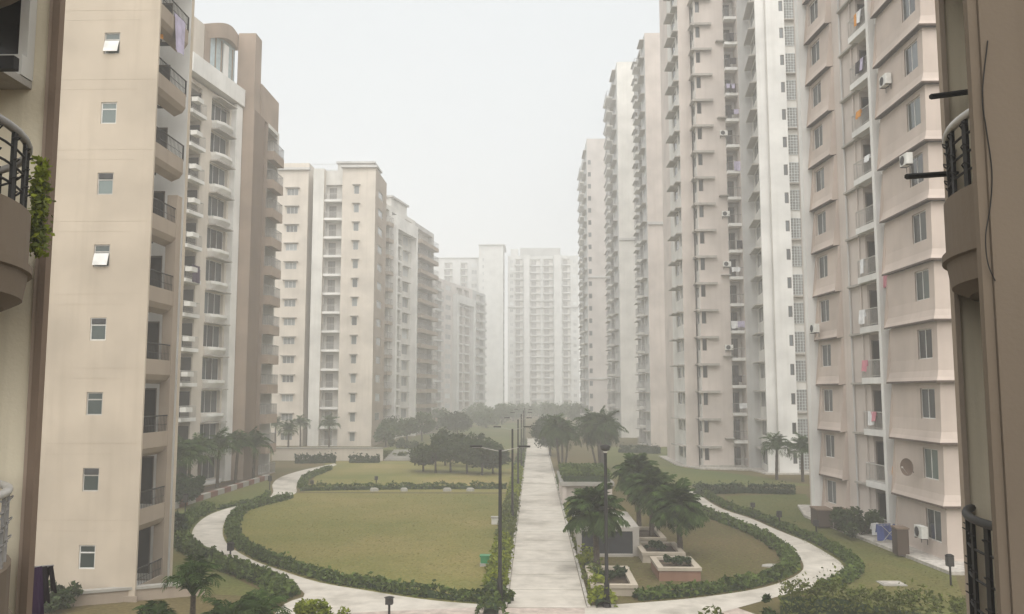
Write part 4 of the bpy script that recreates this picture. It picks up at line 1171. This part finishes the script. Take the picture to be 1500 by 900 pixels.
for i, (px, py, h, rx) in enumerate([(575, 650, 4.2, 1.9), (596, 648, 4.0, 1.9), (618, 647, 4.8, 2.3), (565, 655, 3.4, 1.5)]):
    tr('leafy tree at the foot of the grey tower with thick balconies', px, py, h, rx, h * .33, 2600, .22, LEAFF, 41 + i, 'trees at the foot of the grey tower')
for i, (px, py, h, rx) in enumerate([(712, 627, 4.6, 3.0), (735, 622, 5.2, 3.6), (752, 617, 4.6, 4), (812, 618, 5.4, 4), (832, 616, 5.2, 4.2), (790, 612, 4.8, 5), (700, 619, 5.0, 3.8), (768, 611, 4.6, 5), (845, 622, 5.4, 3.4), (640, 630, 4.4, 2.6)]):
    tr('hazy tree in the row before the far towers', px, py, h, rx, h * .34, 1500, .40, LEAFF, 51 + i, 'hazy trees before the far towers', trunk_r=.2, cr=1.4)
bush('round clipped bush on the distant lawn beside the steps', *G(592, 662), 2.2, 1.6, 2600, .16, LEAF)
bush('wide low bush beside the steps, on the slope', *G(590, 672), 2.4, 1.1, 2200, .16, LEAFO)

# ---- palms
GPL = 'palms in a row along the white-framed tower'
for i, (px, py, h, cr) in enumerate([(258, 738, 4.3, 2.0), (276, 728, 3.9, 1.9), (291, 722, 4.2, 1.8), (318, 715, 4.3, 1.9), (345, 708, 4.2, 1.8), (371, 702, 4.1, 1.9)]):
    palm('feathery palm behind the painted kerb blocks, %s in the row from the beige tower' % ('first', 'second', 'third', 'fourth', 'fifth', 'last')[i], *G(px, py), h, cr, 24, 'arch', .12, GPL, seed=100 + i)
bush('dense dark shrub at the palm row end, behind the beige tower corner', *G(262, 742), 1.6, 2.6, 3600, .13, LEAFD)
for i, (px, py, h, cr) in enumerate([(403, 658, 4.2, 1.7), (440, 657, 4.4, 1.8), (482, 657, 4.3, 1.9)]):
    palm('slender palm behind the low wall, %s in its row counted from the brown pier' % ('first', 'second', 'third')[i], *G(px, py), h, cr, 20, 'arch', .12, 'palms behind the low wall', seed=120 + i)
palm('slender palm standing on the grass in front of the low wall', *G(422, 670), 4.1, 1.7, 20, 'arch', .11, seed=130)
for i, (px, py, h, cr) in enumerate([(1138, 703, 3.9, 1.9), (1176, 706, 3.7, 1.8)]):
    palm(('palm on the green lawn in front of the white fin', 'palm in front of the pierced screens, beside the pink tower')[i], *G(px, py), h, cr, 24, 'arch', .12, 'palms before the pierced screens', seed=140 + i)

def palm_clump(label, x, y, seed, n=5, h=3.9, cr=2.3, spread=1.1):
    """several stems from one root, fronds arching out and down almost to the grass"""
    t = thing('palm_clump', label, 'palm', (x, y, 0)); rs = random.Random(seed)
    for k in range(n):
        a = 2 * math.pi * k / n + rs.uniform(-.4, .4); r = spread * rs.uniform(.4, 1.0) if k else 0
        bx, by, hh = r * math.cos(a), r * math.sin(a), h * rs.uniform(.75, 1.05)
        O('trunk', MB().tube([(bx * .4, by * .4, 0), (bx * .8, by * .8, hh * .5), (bx, by, hh)], [.13, .1, .07], 7).mesh('trunk', PBARK), t)
        for i in range(26):
            o = O('frond', FR['arch'][rs.randrange(4)], t, (bx, by, hh - .02))
            o.rotation_euler = (Matrix.Rotation(i * 2.39996 + rs.uniform(-.2, .2), 3, 'Z') @ Matrix.Rotation(R(-78 + 118 * (i / 26) ** .8) + rs.uniform(-.15, .15), 3, 'Y')).to_euler()
            kk = cr * rs.uniform(.8, 1.12); o.scale = (kk, kk, kk)
    return t
for lb, px, py, sd in CLUMPS: palm_clump(lb, *G(px, py), sd + 500, 5 if sd == 1 else 6, 4.1 if sd == 1 else 4.4, 2.0 if sd == 1 else 2.3, 1.3)

# ================================================================== GARDEN FURNITURE
# ---- lamp posts: tapered pole, cross arm, two small heads
def lamp_post(label, x, y, group=None, h=5.9, arms=True):
    t = thing('lamp_post', label, 'lamp post', (x, y, 0), 0, group)
    O('pole', MB().tube([(0, 0, 0), (0, 0, .9), (0, 0, .92), (0, 0, h)], [.11, .105, .075, .06], 10).mesh('pole', BLACK, True), t)
    O('base', MB().tube([(0, 0, 0), (0, 0, .1), (0, 0, .16)], [.17, .16, .09], 10).mesh('base', DKGREY), t)
    if arms:
        O('arm', MB().tube([(-.85, 0, h + .12), (-.4, 0, h + .02), (0, 0, h - .06), (.4, 0, h + .02), (.85, 0, h + .12)], .014, 6).mesh('arm', STEEL), t)
        for s in (-1, 1):
            a = O('lamp_head', cached('lamphead', lambda: MB().prism([(-.2, -.09), (.2, -.09), (.24, 0), (.2, .09), (-.2, .09), (-.24, 0)], 0, .07).mesh('lamp_head', DKGREY)), t, (s * .95, 0, h + .1))
            O('lens', cached('lamplens', lambda: MB().box(-.16, .16, -.06, .06, -.012, -.002).mesh('lens', PLASTW)), a)
    else:
        a = O('lamp_head', cached('lamphead2', lambda: MB().tube([(0, 0, 0), (0, 0, .05), (0, 0, .2), (0, 0, .26)], [.06, .16, .2, .05], 12).mesh('lamp_head', DKGREY, True)), t, (0, 0, h - .02))
        O('lens', cached('lamplens2', lambda: MB().tube([(0, 0, -.08), (0, 0, .0)], [.05, .1], 10).mesh('lens', PLASTW)), a)
    return t
xl_ = XY(733, 34)[0]
lamp_post('tall black lamp post with two arms at the near corner of the round lawn', xl_, 34)
lamp_post('tall black lamp post with two arms beside the middle of the round lawn', xl_, 54)
lamp_post('tall black lamp post with two arms where the straight hedge meets the path', xl_, 74)
for y in (94, 114, 134): lamp_post('hazy lamp post on the distant left edge of the central path', xl_, y, 'distant lamp posts on the path edge')
lamp_post('tall black single-head lamp post by the white corner planter', XY(885, 33.6)[0], 33.6, arms=False)

# ---- bollard lights
def bollard(label, px, py, h=.9, group=None):
    x, y = G(px, py)
    t = thing('bollard_light', label, 'bollard light', (x, y, 0), 0, group)
    O('post', MB().tube([(0, 0, 0), (0, 0, h * .62)], .045, 8).mesh('post', BLACK), t)
    O('head', MB().box(-.13, .13, -.13, .13, h * .62, h * .95).mesh('head', DKGREY), t)
    O('cap', MB().tube([(0, 0, h * .95 + .003), (0, 0, h)], [.2, .1], 8).mesh('cap', BLACK), t)
    return t
bollard('black bollard light on the outer edge of the left curved path', 337, 826, 1.0)
bollard('black bollard light with pale head on the verge by the painted kerb blocks', 271, 757, 1.5)
bollard('slim bollard light beside the curved path bend', 395, 718, 1.2)
bollard('bollard light on the far lawn behind the straight hedge', 551, 713, .9)
bollard('bollard light on the far lawn at the hedge corner', 457, 718, .8)
bollard('bollard light in the side lawn, next to the path bend', 1103, 754, .8)
bollard('bollard light behind the outer hedge of the side lawn', 1142, 773, 1.0)
bollard('bollard light at the corner of the pink tower apron', 1393, 858, 1.3)
bollard('squat brown bollard light on the pink forecourt', 570, 903, .7)
bollard('bollard light beside the pink tower apron and brown block', 1196, 785, .9)

# ---- planters with palms
def planter(label, x0, x1, y0, y1, h, wallm, rimm, soilm=SOIL):
    cx, cy = (x0 + x1) / 2, (y0 + y1) / 2; a, b = (x1 - x0) / 2, (y1 - y0) / 2
    t = thing('planter', label, 'planter', (cx, cy, 0))
    for (n_, d) in (('panel', (-a, a, -b, -b + .12, 0, h - .14)), ('panel', (-a, a, b - .12, b, 0, h - .14)), ('panel', (-a, -a + .12, -b + .121, b - .121, 0, h - .14)), ('panel', (a - .12, a, -b + .121, b - .121, 0, h - .14))):
        O('panel', boxmesh('panel', d, wallm), t)
    for d in ((-a - .05, a + .05, -b - .05, -b + .22, h - .138, h), (-a - .05, a + .05, b - .22, b + .05, h - .138, h), (-a - .05, -a + .22, -b + .223, b - .223, h - .138, h), (a - .22, a + .05, -b + .223, b - .223, h - .138, h)):
        O('rim', boxmesh('rim', d, rimm), t)
    O('soil', boxmesh('soil', (-a + .12, a - .12, -b + .12, b - .12, h - .4, h - .2), soilm), t)
    return t
planter('square planter with brick-red panels and cream rim around a palm', 5.45, 7.25, 38.2, 40.8, .58, BRICKP, PLCREAM)
planter('cream-rimmed planter just behind the brick-red one', 5.25, 7.25, 42.2, 45.2, .5, PLCREAM, PLCREAM)
planter('low cream corner planter beside the central path lamp post', 2.35, 4.15, 35.4, 39.2, .45, PLCREAM, PLCREAM)
planter('cream planter edging two palms beside the granite basin', 5.4, 7.0, 46.4, 50.2, .5, PLCREAM, PLCREAM)
pal = [('bushy palm shading the front of the granite basin, near the lamp post', 871, 40.5, 3.4, 1.5, .0),
       ('bushy palm behind the granite basin, beside the raised bed', 932, 52.0, 4.0, 1.5, .0),
       ('bushy palm rising from the cream planter beside the granite basin', 950, 48.2, 3.5, 1.5, .0),
       ('bushy palm growing from the cream-rimmed planter behind the brick-red one', 990, 43.6, 3.1, 1.5, .0)]
for i, (lb, px, y, h, cr, z) in enumerate(pal): palm(lb, XY(px, y)[0], y, h, cr, 64, 'bushy', .12, seed=200 + i)
bush('small leafy ground plants in the brick-red planter', 6.35, 39.5, .75, .35, 700, .09, LEAFD, z=.5)
bush('ground plants in the cream-rimmed planter under a palm', 6.2, 43.6, .75, .35, 700, .09, LEAFD, z=.4)
bush('ground plants filling the cream corner planter', 3.2, 37.6, .75, .35, 700, .09, LEAFD, z=.35)

# ---- granite water basin and raised bed
t = thing('water_basin', 'raised basin with dark granite front panel in a grey stone frame', 'basin', (3.75, 47, 0))
O('body', MB().box(-1.5, 1.5, -2.95, 3, 0, 1.3).mesh('body', CONC), t)
O('granite_panel', MB().box(-1.32, 1.22, -3.03, -2.953, .12, 1.22).mesh('granite_panel', GRANITE), t)
O('frame', MB().box(-1.55, -1.33, -3.1, -2.9, 0, 1.45).box(1.23, 1.55, -3.1, -2.9, 0, 1.45).box(-1.329, 1.229, -3.12, -2.95, 1.225, 1.42).box(-1.329, 1.229, -3.3, -2.96, 0, .12).mesh('frame', CONC), t)
O('coping', MB().box(-1.6, 1.6, -2.88, 3.05, 1.303, 1.38).mesh('coping', CONC), t)
t = thing('raised_bed', 'long raised cream bed with a dark niche under its coping, topped by hedge', 'raised bed', (3.9, 67.5, 0))
O('wall', MB().box(-1.8, -1.5, -4.5, 4.5, 0, 1.45).box(1.5, 1.8, -4.5, 4.5, 0, 1.45).box(-1.499, 1.499, -4.2, 4.4, 0, 1.44).mesh('wall', PINKL), t)
O('coping', MB().box(-1.95, 1.95, -4.65, 4.6, 1.453, 1.72).mesh('coping', KERBW), t)
O('hedge_top', MB().box(-1.7, 1.7, -4.3, 4.3, 1.723, 2.1).mesh('hedge_top', LEAFD), t)
C = np.stack([rng.uniform(-1.8, 1.8, 5000), rng.uniform(-4.4, 4.4, 5000), 1.8 + rng.random(5000) ** .6 * .6], 1)
O('foliage', quads_mesh('foliage', leaf_quads(C, .11, .55), HEDGEL), t)

# ---- small boxes and stones
t = thing('utility_box', 'small green lidded box with white base on the round lawn', 'box', (*G(711, 829), 0))
O('base', MB().box(-.25, .25, -.22, .22, 0, .14).mesh('base', KERBW), t); O('body', MB().box(-.22, .22, -.19, .19, .141, .42).mesh('body', GREENB), t); O('lid', MB().box(-.26, .26, -.23, .23, .423, .5).mesh('lid', GREENB), t)
t = thing('utility_box', 'small white box at the edge of the round lawn', 'box', (*G(726, 768), 0))
O('body', MB().box(-.25, .25, -.2, .2, 0, .38).mesh('body', OFFW), t); O('lid', MB().box(-.29, .29, -.24, .24, .383, .46).mesh('lid', KERBW), t)
def stone(label, px, py, w, d, h, mat=KERBW, group=None, seed=0):
    rs = random.Random(seed + int(px)); mb = MB(); n = 9
    lo = [(w * .5 * math.cos(2 * math.pi * i / n) * rs.uniform(.85, 1.1), d * .5 * math.sin(2 * math.pi * i / n) * rs.uniform(.85, 1.1)) for i in range(n)]
    i = len(mb.v); mb.v += [(x, y, 0) for x, y in lo] + [(x * .95, y * .95, h * .7) for x, y in lo] + [(x * .6, y * .6, h) for x, y in lo]
    for a in (0, n):
        for q in range(n): mb.f.append((i + a + q, i + a + (q + 1) % n, i + a + n + (q + 1) % n, i + a + n + q)); mb.m.append(0)
    mb.f.append(tuple(i + 2 * n + q for q in range(n))); mb.m.append(0)
    return tag(O('stone', mb.mesh('stone', mat), None, (*G(px, py), 0)), label, 'stone', group)
for px, py in ((548, 720), (592, 720), (655, 720), (689, 720)):
    stone('whitewashed stone in front of the straight low hedge', px, py, .7, .35, .3, group='whitewashed stones by the straight hedge')
stone('flat pale stone lying on the garden lawn near the inner hedge', 1129, 830, .9, .6, .1)
stone('pale slab lying on the grass beside the cream corner planter', 910, 833, .8, .3, .1)
t = thing('manhole_cover', 'flat square concrete manhole cover in the side lawn', 'manhole cover', (*G(1306, 856), 0))
O('frame', MB().box(-.5, .5, -.42, .42, 0, .05).mesh('frame', KERBW), t); O('lid', MB().box(-.42, .42, -.34, .34, .053, .075).mesh('lid', APRON), t)

# ---- painted kerb blocks by the palm row: alternately white and red-brown
p0, p1 = Vector(G(246, 748)), Vector(G(392, 702))
kb = thing('kerb_wall', 'row of kerb blocks painted alternately white and red-brown below the palms', 'kerb', (p0.x, p0.y, 0), math.atan2((p1 - p0).y, (p1 - p0).x))
L = (p1 - p0).length; nb = 15
for i in range(nb):
    m_ = KERBW if i % 2 == 0 else KERBR
    O('block', boxmesh('block', (0, L / nb - .04, -.2, .2, 0, .42), m_), kb, (L * i / nb, 0, 0.0))
# planting bed behind it
sheet('planting_bed', [tuple(p0), tuple(p1), (p1.x - 2.5, p1.y + 2), (p0.x - 4, p0.y + 2)], .01, SOIL)

# ---- long low wall with steps before the tall cream tower
q0, q1 = Vector(G(398, 675)), Vector(G(561, 675))
lw = thing('low_wall', 'long low cream garden wall in front of the tall cream tower', 'wall', (q0.x, q0.y, 0))
O('wall', MB().box(0, q1.x - q0.x, 0, .35, 0, 1.45).mesh('wall', CREAM), lw); O('coping', MB().box(-.05, q1.x - q0.x + .05, -.08, .43, 1.453, 1.58).mesh('coping', KERBW), lw)
st = thing('steps', 'flight of pale steps beside the end of the low garden wall', 'steps', (q1.x + .1, q1.y, 0))
for i in range(7): O('step', boxmesh('step', (0, 3.2, 0, .5, 0, .16 + .0), KERBW), st, (i * .12, i * .45, i * .16))
O('cheek', MB().box(3.9, 4.2, -.5, 3.3, 0, 1.3).mesh('cheek', KERBW), st)
tag(O('terrace', MB().box(q0.x, q1.x + 5, q0.y + 3.3, q0.y + 6, 0, 1.1).mesh('terrace', LAWNG)), kind='structure')

# ---- low boundary wall at the foot of the beige tower
a, b = Vector(G(60, 893)), Vector(G(300, 872))
gw = thing('boundary_wall', 'low wall with white coping running past the beige tower foot', 'wall', (a.x, a.y, 0), math.atan2((b - a).y, (b - a).x))
Lw = (b - a).length
O('wall', MB().box(0, Lw, 0, .22, 0, .45).mesh('wall', TAUPE), gw); O('coping', MB().box(-.03, Lw + .03, -.06, .28, .453, .56).mesh('coping', KERBW), gw)

# ---- plants at the bottom of the view
for i, (px, Y, h, cr, lb) in enumerate([(238, 25.0, 1.7, 1.0, 'short palm at the left of the cluster by the boundary wall'), (292, 25.5, 2.75, 1.0, 'tallest palm of the cluster by the boundary wall'), (330, 24.4, 1.75, 1.15, 'bushy palm at the middle of the cluster by the boundary wall'),
                                        (385, 25.0, 1.8, 1.15, 'spreading palm of the cluster next to the yellow-green bushes'), (255, 23.6, 1.5, 1.1, 'lowest palm in front of the cluster by the boundary wall')]):
    palm(lb, XY(px, Y)[0], Y, h, cr, 20, 'up', .08, seed=300 + i)
bush('dark leafy shrub among the palms by the boundary wall', XY(360, 25.5)[0], 25.5, 1.2, 1.35, 3000, .11, LEAFD)
bush('dark leafy shrub at the base of the tallest palm by the boundary wall', XY(300, 25.9)[0], 25.9, .9, 1.3, 2400, .11, LEAF)
bush('yellow-green rounded bush beside the palm cluster', XY(463, 26.5)[0], 26.5, .8, 1.8, 3000, .075, LEAFY)
bush('smaller yellow-green bush on the pink forecourt edge', XY(521, 26.5)[0], 26.5, .55, 1.65, 2000, .075, LEAFY)
bush('scrubby green shrub against the beige tower by its boundary wall', *G(82, 893), .9, .85, 1500, .1, LEAF)
bush('low olive shrub beside the bare-stemmed shrub', XY(1052, 27.5)[0], 27.5, 1.2, 1.25, 2600, .09, LEAFO)
bush('sparse upright shrub with bare stems by the wavy hedge', XY(1106, 27.5)[0], 27.5, .55, 1.95, 420, .11, LEAF)
bush('shrub growing against the pink tower balconies', *G(1258, 788), 1.3, 1.5, 2600, .12, LEAF, z=.1)
bush('dark round shrub behind the beige tower corner', *G(250, 790), .9, 1.3, 1500, .1, LEAFD)

# ---- things at the foot of the pink tower
def brown_block(label, px, py, w, d, h):
    t = thing('screen_wall', label, 'screen wall', (*G(px, py), .0), R(-3.7))
    O('wall', MB().box(-w / 2, w / 2, -d / 2, d / 2, .1, h - .08).mesh('wall', TRIM), t); O('coping', MB().box(-w / 2 - .04, w / 2 + .04, -d / 2 - .04, d / 2 + .04, h - .077, h).mesh('coping', BROWND), t)
brown_block('squat dark brown planter wall at the far end of the pink tower', 1204, 772, .9, 1.6, 1.15)
brown_block('narrow dark brown screen wall beside the tower shrub', 1231, 778, .5, .9, 1.35)
brown_block('dark brown screen wall between the drying rack and the air conditioner', 1320, 815, .55, .8, 1.45)
x, y = G(1297, 799)
t = thing('drying_rack', 'folding clothes rack standing on the apron of the pink tower', 'drying rack', (x, y, .16), R(20))
mb = MB()
for yy in (-.35, .35): mb.tube([(-.6, yy, 0), (.5, yy, .95)], .014, 5); mb.tube([(.6, yy, 0), (-.5, yy, .95)], .014, 5)
O('frame', mb.mesh('frame', STEEL), t)
mb = MB()
for i in range(6): mb.tube([(-.5 + i * .2, -.38, .95), (-.5 + i * .2, .38, .95)], .01, 5)
O('rack_bar', mb.mesh('rack_bar', STEEL), t)
def cloth(label, loc, rz, w, h, mat, seed=0, fold=.05, tail=.5):
    """cloth hung over a line: two sheets with folds"""
    rs = random.Random(seed); mb = MB(); nx, nz = 14, 8
    for side, hh in ((-1, h), (1, h * tail)):
        i0 = len(mb.v)
        for j in range(nz + 1):
            for i in range(nx + 1):
                f, g = i / nx, j / nz
                yy = side * (.015 + g * .05) + fold * g * math.sin(f * 9 + rs.random() * .2 + seed) + .3 * fold * math.sin(f * 23 + seed)
                mb.v.append(((f - .5) * w * (1 - .06 * g), yy, -hh * g - .03 * g * math.sin(f * 6 + seed)))
        for j in range(nz):
            for i in range(nx): k = i0 + j * (nx + 1) + i; mb.f.append((k, k + 1, k + nx + 2, k + nx + 1)); mb.m.append(0)
    return tag(O('laundry', mb.mesh('laundry', mat, True), None, loc, rz), label, 'laundry')
cloth('blue cloth hung over the folding clothes rack', (x - .1, y - .1, 1.14), R(20), .9, .85, CL_BLUE, 1, .08)
cloth('second blue cloth bunched at the end of the folding clothes rack', (x + .35, y - .3, 1.14), R(60), .6, .7, CL_BLUE, 4, .1)
cloth('white cloth on the folding clothes rack', (x - .45, y + .2, 1.14), R(30), .5, .6, CL_WHIT, 7, .08)

# ---- air conditioners and dishes
def ac_unit(label, e, u, z, out=.05, name='air_conditioner'):
    t = thing(name, label, 'air conditioner', e.p(u, -out, z, (0, 0, 0)), e.rz)
    O('casing', cached('accase', lambda: MB().prism([(-.42, -.32), (.40, -.32), (.43, -.29), (.43, -.01), (-.43, -.01), (-.43, -.29)], 0, .58).mesh('casing', PLASTW)), t)
    def grille():
        mb = MB()
        for rr in (.08, .14, .2, .24):
            mb.tube([(-.12 + rr * math.cos(2 * math.pi * i / 16), -.335, .29 + rr * math.sin(2 * math.pi * i / 16)) for i in range(17)], .008, 4)
        mb.poly([(-.12 + .235 * math.cos(2 * math.pi * i / 16), -.323, .29 + .235 * math.sin(2 * math.pi * i / 16)) for i in range(16)])
        return mb.mesh('fan_grille', GRILL)
    O('fan_grille', cached('acgrille', grille), t)
    O('bracket', cached('acbr', lambda: MB().box(-.36, -.32, -.34, .0, -.05, -.002).box(.3, .34, -.34, 0, -.05, -.002).box(-.36, -.32, -.02, .0, -.3, -.05).box(.3, .34, -.02, 0, -.3, -.05).box(-.319, .299, -.02, -.001, -.045, -.004).mesh('bracket', DKGREY)), t)
    return t
ac_unit('white air conditioner on the flared bay at the pink tower far edge', e0, e0.u(1206), 12.2, .55)
ac_unit('white air conditioner mounted low beside the ground-floor window of the pink tower', eL, eL.u(1347), .95, .42)
ac_unit('air conditioner beside the high window of the pink tower flared bay', eL, eL.u(1319), 25.1, .2)
ac_unit('air conditioner above a window of the pink tower near the clothes rod', eL, eL.u(1352), 19.85, .45)
for i, k in enumerate((4, 7, 9, 12)):
    ac_unit('air conditioner on the pale pier of the huge stepped tower', er2[5], er2[5].u(1066), k * FH + .9 + (.3 if i % 2 else 0), .02)['group'] = 'air conditioners on the huge stepped tower'
def dish(label, loc, rz, r=.42):
    t = thing('satellite_dish', label, 'satellite dish', loc, rz)
    mb = MB(); n, m = 18, 4
    for j in range(m + 1):
        q = j / m
        for i in range(n): a = 2 * math.pi * i / n; mb.v.append((r * q * math.cos(a), -.3 + .12 * q * q * -1, r * 1.08 * q * math.sin(a)))
    for j in range(m):
        for i in range(n): mb.f.append((j * n + i, j * n + (i + 1) % n, (j + 1) * n + (i + 1) % n, (j + 1) * n + i)); mb.m.append(0)
    d = O('reflector', mb.mesh('reflector', DISHM, True), t)
    O('feed_arm', MB().tube([(0, -.3, -r), (0, -.72, .0)], .012, 5).box(-.03, .03, -.78, -.7, -.04, .04).mesh('feed_arm', STEEL), t)
    O('mount', MB().tube([(0, -.3, 0), (0, -.1, -.05), (0, .05, -.3)], .02, 6).mesh('mount', DKGREY), t)
dish('brown satellite dish on the first-floor flared bay of the pink tower', eL.p(eL.u(1334), -.4, 4.35, (0, 0, 0)), eL.rz + R(25))

# ---- laundry on balconies and rails
cloth('orange cloth hanging over a high balcony of the beige tower', (XR - .55, L1Y + .9, 24.6), R(80), .9, 1.2, CL_ORNG, 3)
cloth('lilac sheet hanging over a high balcony of the beige tower', (XR - .02, L1Y + 2.0, 24.7), R(88), 1.1, 1.6, CL_LILA, 5)
cloth('pink and red cloth over a middle balcony rail of the pink tower', e0.p(e0.u(1306), -.32, 15.1, (0, 0, 0)), e0.rz, .6, 1.0, CL_PINK, 6)
cloth('blue cloth over the first-floor balcony rail of the pink tower', e0.p(e0.u(1307), -.32, 4.1, (0, 0, 0)), e0.rz, .7, .8, CL_BLUE, 8)
cloth('purple cloth hanging in a middle balcony of the white-framed tower', ed2[0].p(ed2[0].u(270), -.5, 19.3, (0, 0, 0)), ed2[0].rz, 1.3, 1.5, CL_PURP, 9)
# line of dark clothes just beyond the left wing
pr = ZY(42, 832, 8.6); pq = ZY(78, 829, 8.9)
t = thing('clothes_pole', 'thin pole holding dark laundry beside the brown fin', 'clothes pole', tuple(pr))
O('pole', MB().tube([(-.6, -.55, 0), (0, 0, 0), tuple(pq - pr)], .012, 6).mesh('pole', RAILG), t); O('hook', MB().tube([tuple((pq - pr) * .2), tuple((pq - pr) * .2 + Vector((-.03, 0, .13)))], .01, 5).mesh('hook', RAILG), t)
for f, m_, hh, ww, sd, lb in ((.28, CL_PURP, .48, .12, 1, 'dark purple shirt hanging on the thin pole by the brown fin'), (.58, CL_DARK, .34, .07, 2, 'black garment hanging on the thin pole by the brown fin'), (.85, CL_DARK, .24, .06, 3, 'small black garment at the end of the thin pole')):
    q = pr + (pq - pr) * f
    cloth(lb, tuple(q), math.atan2(pq.y - pr.y, pq.x - pr.x), ww, hh, m_, sd, .02, .9)
# creeper spilling from the upper left balcony
vp = ZY(57, 300, 7.3)
t = thing('creeper', 'bright green creeper hanging beside the upper left balcony', 'creeper', tuple(vp))
n = 620
zz = rng.random(n); C = np.stack([rng.normal(0, .028, n) + .01 * np.sin(zz * 14), rng.normal(0, .05, n), .42 - zz * .88], 1)
O('foliage', quads_mesh('foliage', leaf_quads(C, .03, .6), LEAFY), t)
C2 = np.stack([rng.normal(.01, .03, 420), rng.normal(0, .05, 420), .2 - rng.random(420) * .6], 1)
O('foliage', quads_mesh('foliage', leaf_quads(C2, .03, .6), LEAFO), t)
O('stem', MB().tube([(0, 0, .4), (.02, .02, 0), (-.01, 0, -.45)], .008, 5).mesh('stem', BARK), t)
# potted plants on the upper left balcony
for i, (ax, ay, hh) in enumerate(((-4.55, 6.4, .5), (-4.85, 7.0, .5))):
    t = thing('potted_plant', ('leafy pot plant' if i else 'dark pot plant') + ' behind the upper left balcony rail', 'pot plant', (ax, ay, 9.17))
    O('pot', MB().tube([(0, 0, 0), (0, 0, .25)], [.09, .13], 10).mesh('pot', BRICKP), t)
    C = rng.normal(0, .1, (260, 3)) + np.array([0, 0, .25 + hh * .5]); O('foliage', quads_mesh('foliage', leaf_quads(C, .035), LEAFD), t)

# ---- clutter on balconies
rs = random.Random(77)
for i in range(16):
    k = rs.randrange(1, 11); big = rs.random() < .6
    e_, px_, po = (e0, rs.uniform(1273, 1292), -.58) if big else (e0, rs.uniform(1305, 1310), -.3)
    mt = rs.choice([CL_WHIT, CL_WHIT, CL_LILA, CL_DARK, CL_PINK, CL_ORNG])
    o = cloth(('pale' if mt in (CL_WHIT, CL_LILA) else 'dark' if mt is CL_DARK else 'coloured') + ' washing hung over a balcony rail of the pink tower', e_.p(e_.u(px_), po, k * FH + 1.07, (0, 0, 0)), e_.rz, rs.uniform(.35, .8), rs.uniform(.4, .9), mt, i)
    o['group'] = 'washing on the pink tower balconies'
for i in range(16):
    k = rs.randrange(1, 17); e_ = er2[5]
    mt = rs.choice([CL_WHIT, CL_DARK, CL_LILA, CL_DARK])
    o = cloth(('pale' if mt in (CL_WHIT, CL_LILA) else 'dark') + ' washing on a balcony of the huge stepped tower', e_.p(e_.u(rs.uniform(1073, 1085)), -.73, k * FH + 1.07, (0, 0, 0)), e_.rz, rs.uniform(.5, 1.0), rs.uniform(.5, 1.1), mt, i)
    o['group'] = 'washing on the huge stepped tower'
# ---- grass blades that break up the lawns
def grass(label_name, poly, n, mat, hgt=.07):
    P = np.array(poly); lo, hi = P.min(0), P.max(0); g = np.random.default_rng(len(poly) + n)
    X = g.uniform(lo, hi, (n * 2, 2)); ins = np.zeros(len(X), bool)
    j = len(P) - 1
    for i in range(len(P)):
        c = ((P[i, 1] > X[:, 1]) != (P[j, 1] > X[:, 1])) & (X[:, 0] < (P[j, 0] - P[i, 0]) * (X[:, 1] - P[i, 1]) / (P[j, 1] - P[i, 1] + 1e-9) + P[i, 0]); ins ^= c; j = i
    X = X[ins][:n]; m = len(X); a = g.uniform(0, 6.28, m); h = hgt * g.uniform(.5, 1.5, m); w = g.uniform(.03, .07, m)
    dx, dy = np.cos(a) * w, np.sin(a) * w; z = np.zeros(m)
    lean = g.normal(0, .10, (m, 2))
    V = np.stack([np.stack([X[:, 0] - dx, X[:, 1] - dy, z], 1), np.stack([X[:, 0] + dx, X[:, 1] + dy, z], 1), np.stack([X[:, 0] + dx * .4 + lean[:, 0], X[:, 1] + dy * .4 + lean[:, 1], h], 1), np.stack([X[:, 0] - dx * .4 + lean[:, 0], X[:, 1] - dy * .4 + lean[:, 1], h], 1)], 1).reshape(-1, 3)
    tag(O('grass', quads_mesh('grass', V, mat)), label_name, 'grass', kind='stuff')
GRD = leaf('grass_dry', (0.15, 0.15, 0.036), (0.27, 0.22, 0.078), .2)
GRG = leaf('grass_green', (0.075, 0.092, 0.022), (0.165, 0.15, 0.05), .2)
grass('short dry grass of the round lawn', LAWN_POLY, 30000, GRD, .014)
grass('short grass of the garden lawn by the palms', GARDEN_POLY, 14000, GRG, .014)
grass('short grass of the side lawn by the pink tower', SIDE_POLY, 16000, GRG, .016)
# ================================================================== HAZE
mb = MB(); mb.box(-940, 940, -940, 940, -1.0, 76)
m, n, b = _mat('haze_air')
n.nodes.remove(b)
pv = N(n, 'ShaderNodeVolumePrincipled')
pv.inputs['Color'].default_value = (1.0, 0.990, 0.974, 1)
pv.inputs['Density'].default_value = HAZE_DENSITY
pv.inputs['Anisotropy'].default_value = 0.0
n.links.new(pv.outputs['Volume'], n.nodes['Material Output'].inputs['Volume'])
tag(O('haze', mb.mesh('haze', m)), kind='stuff')
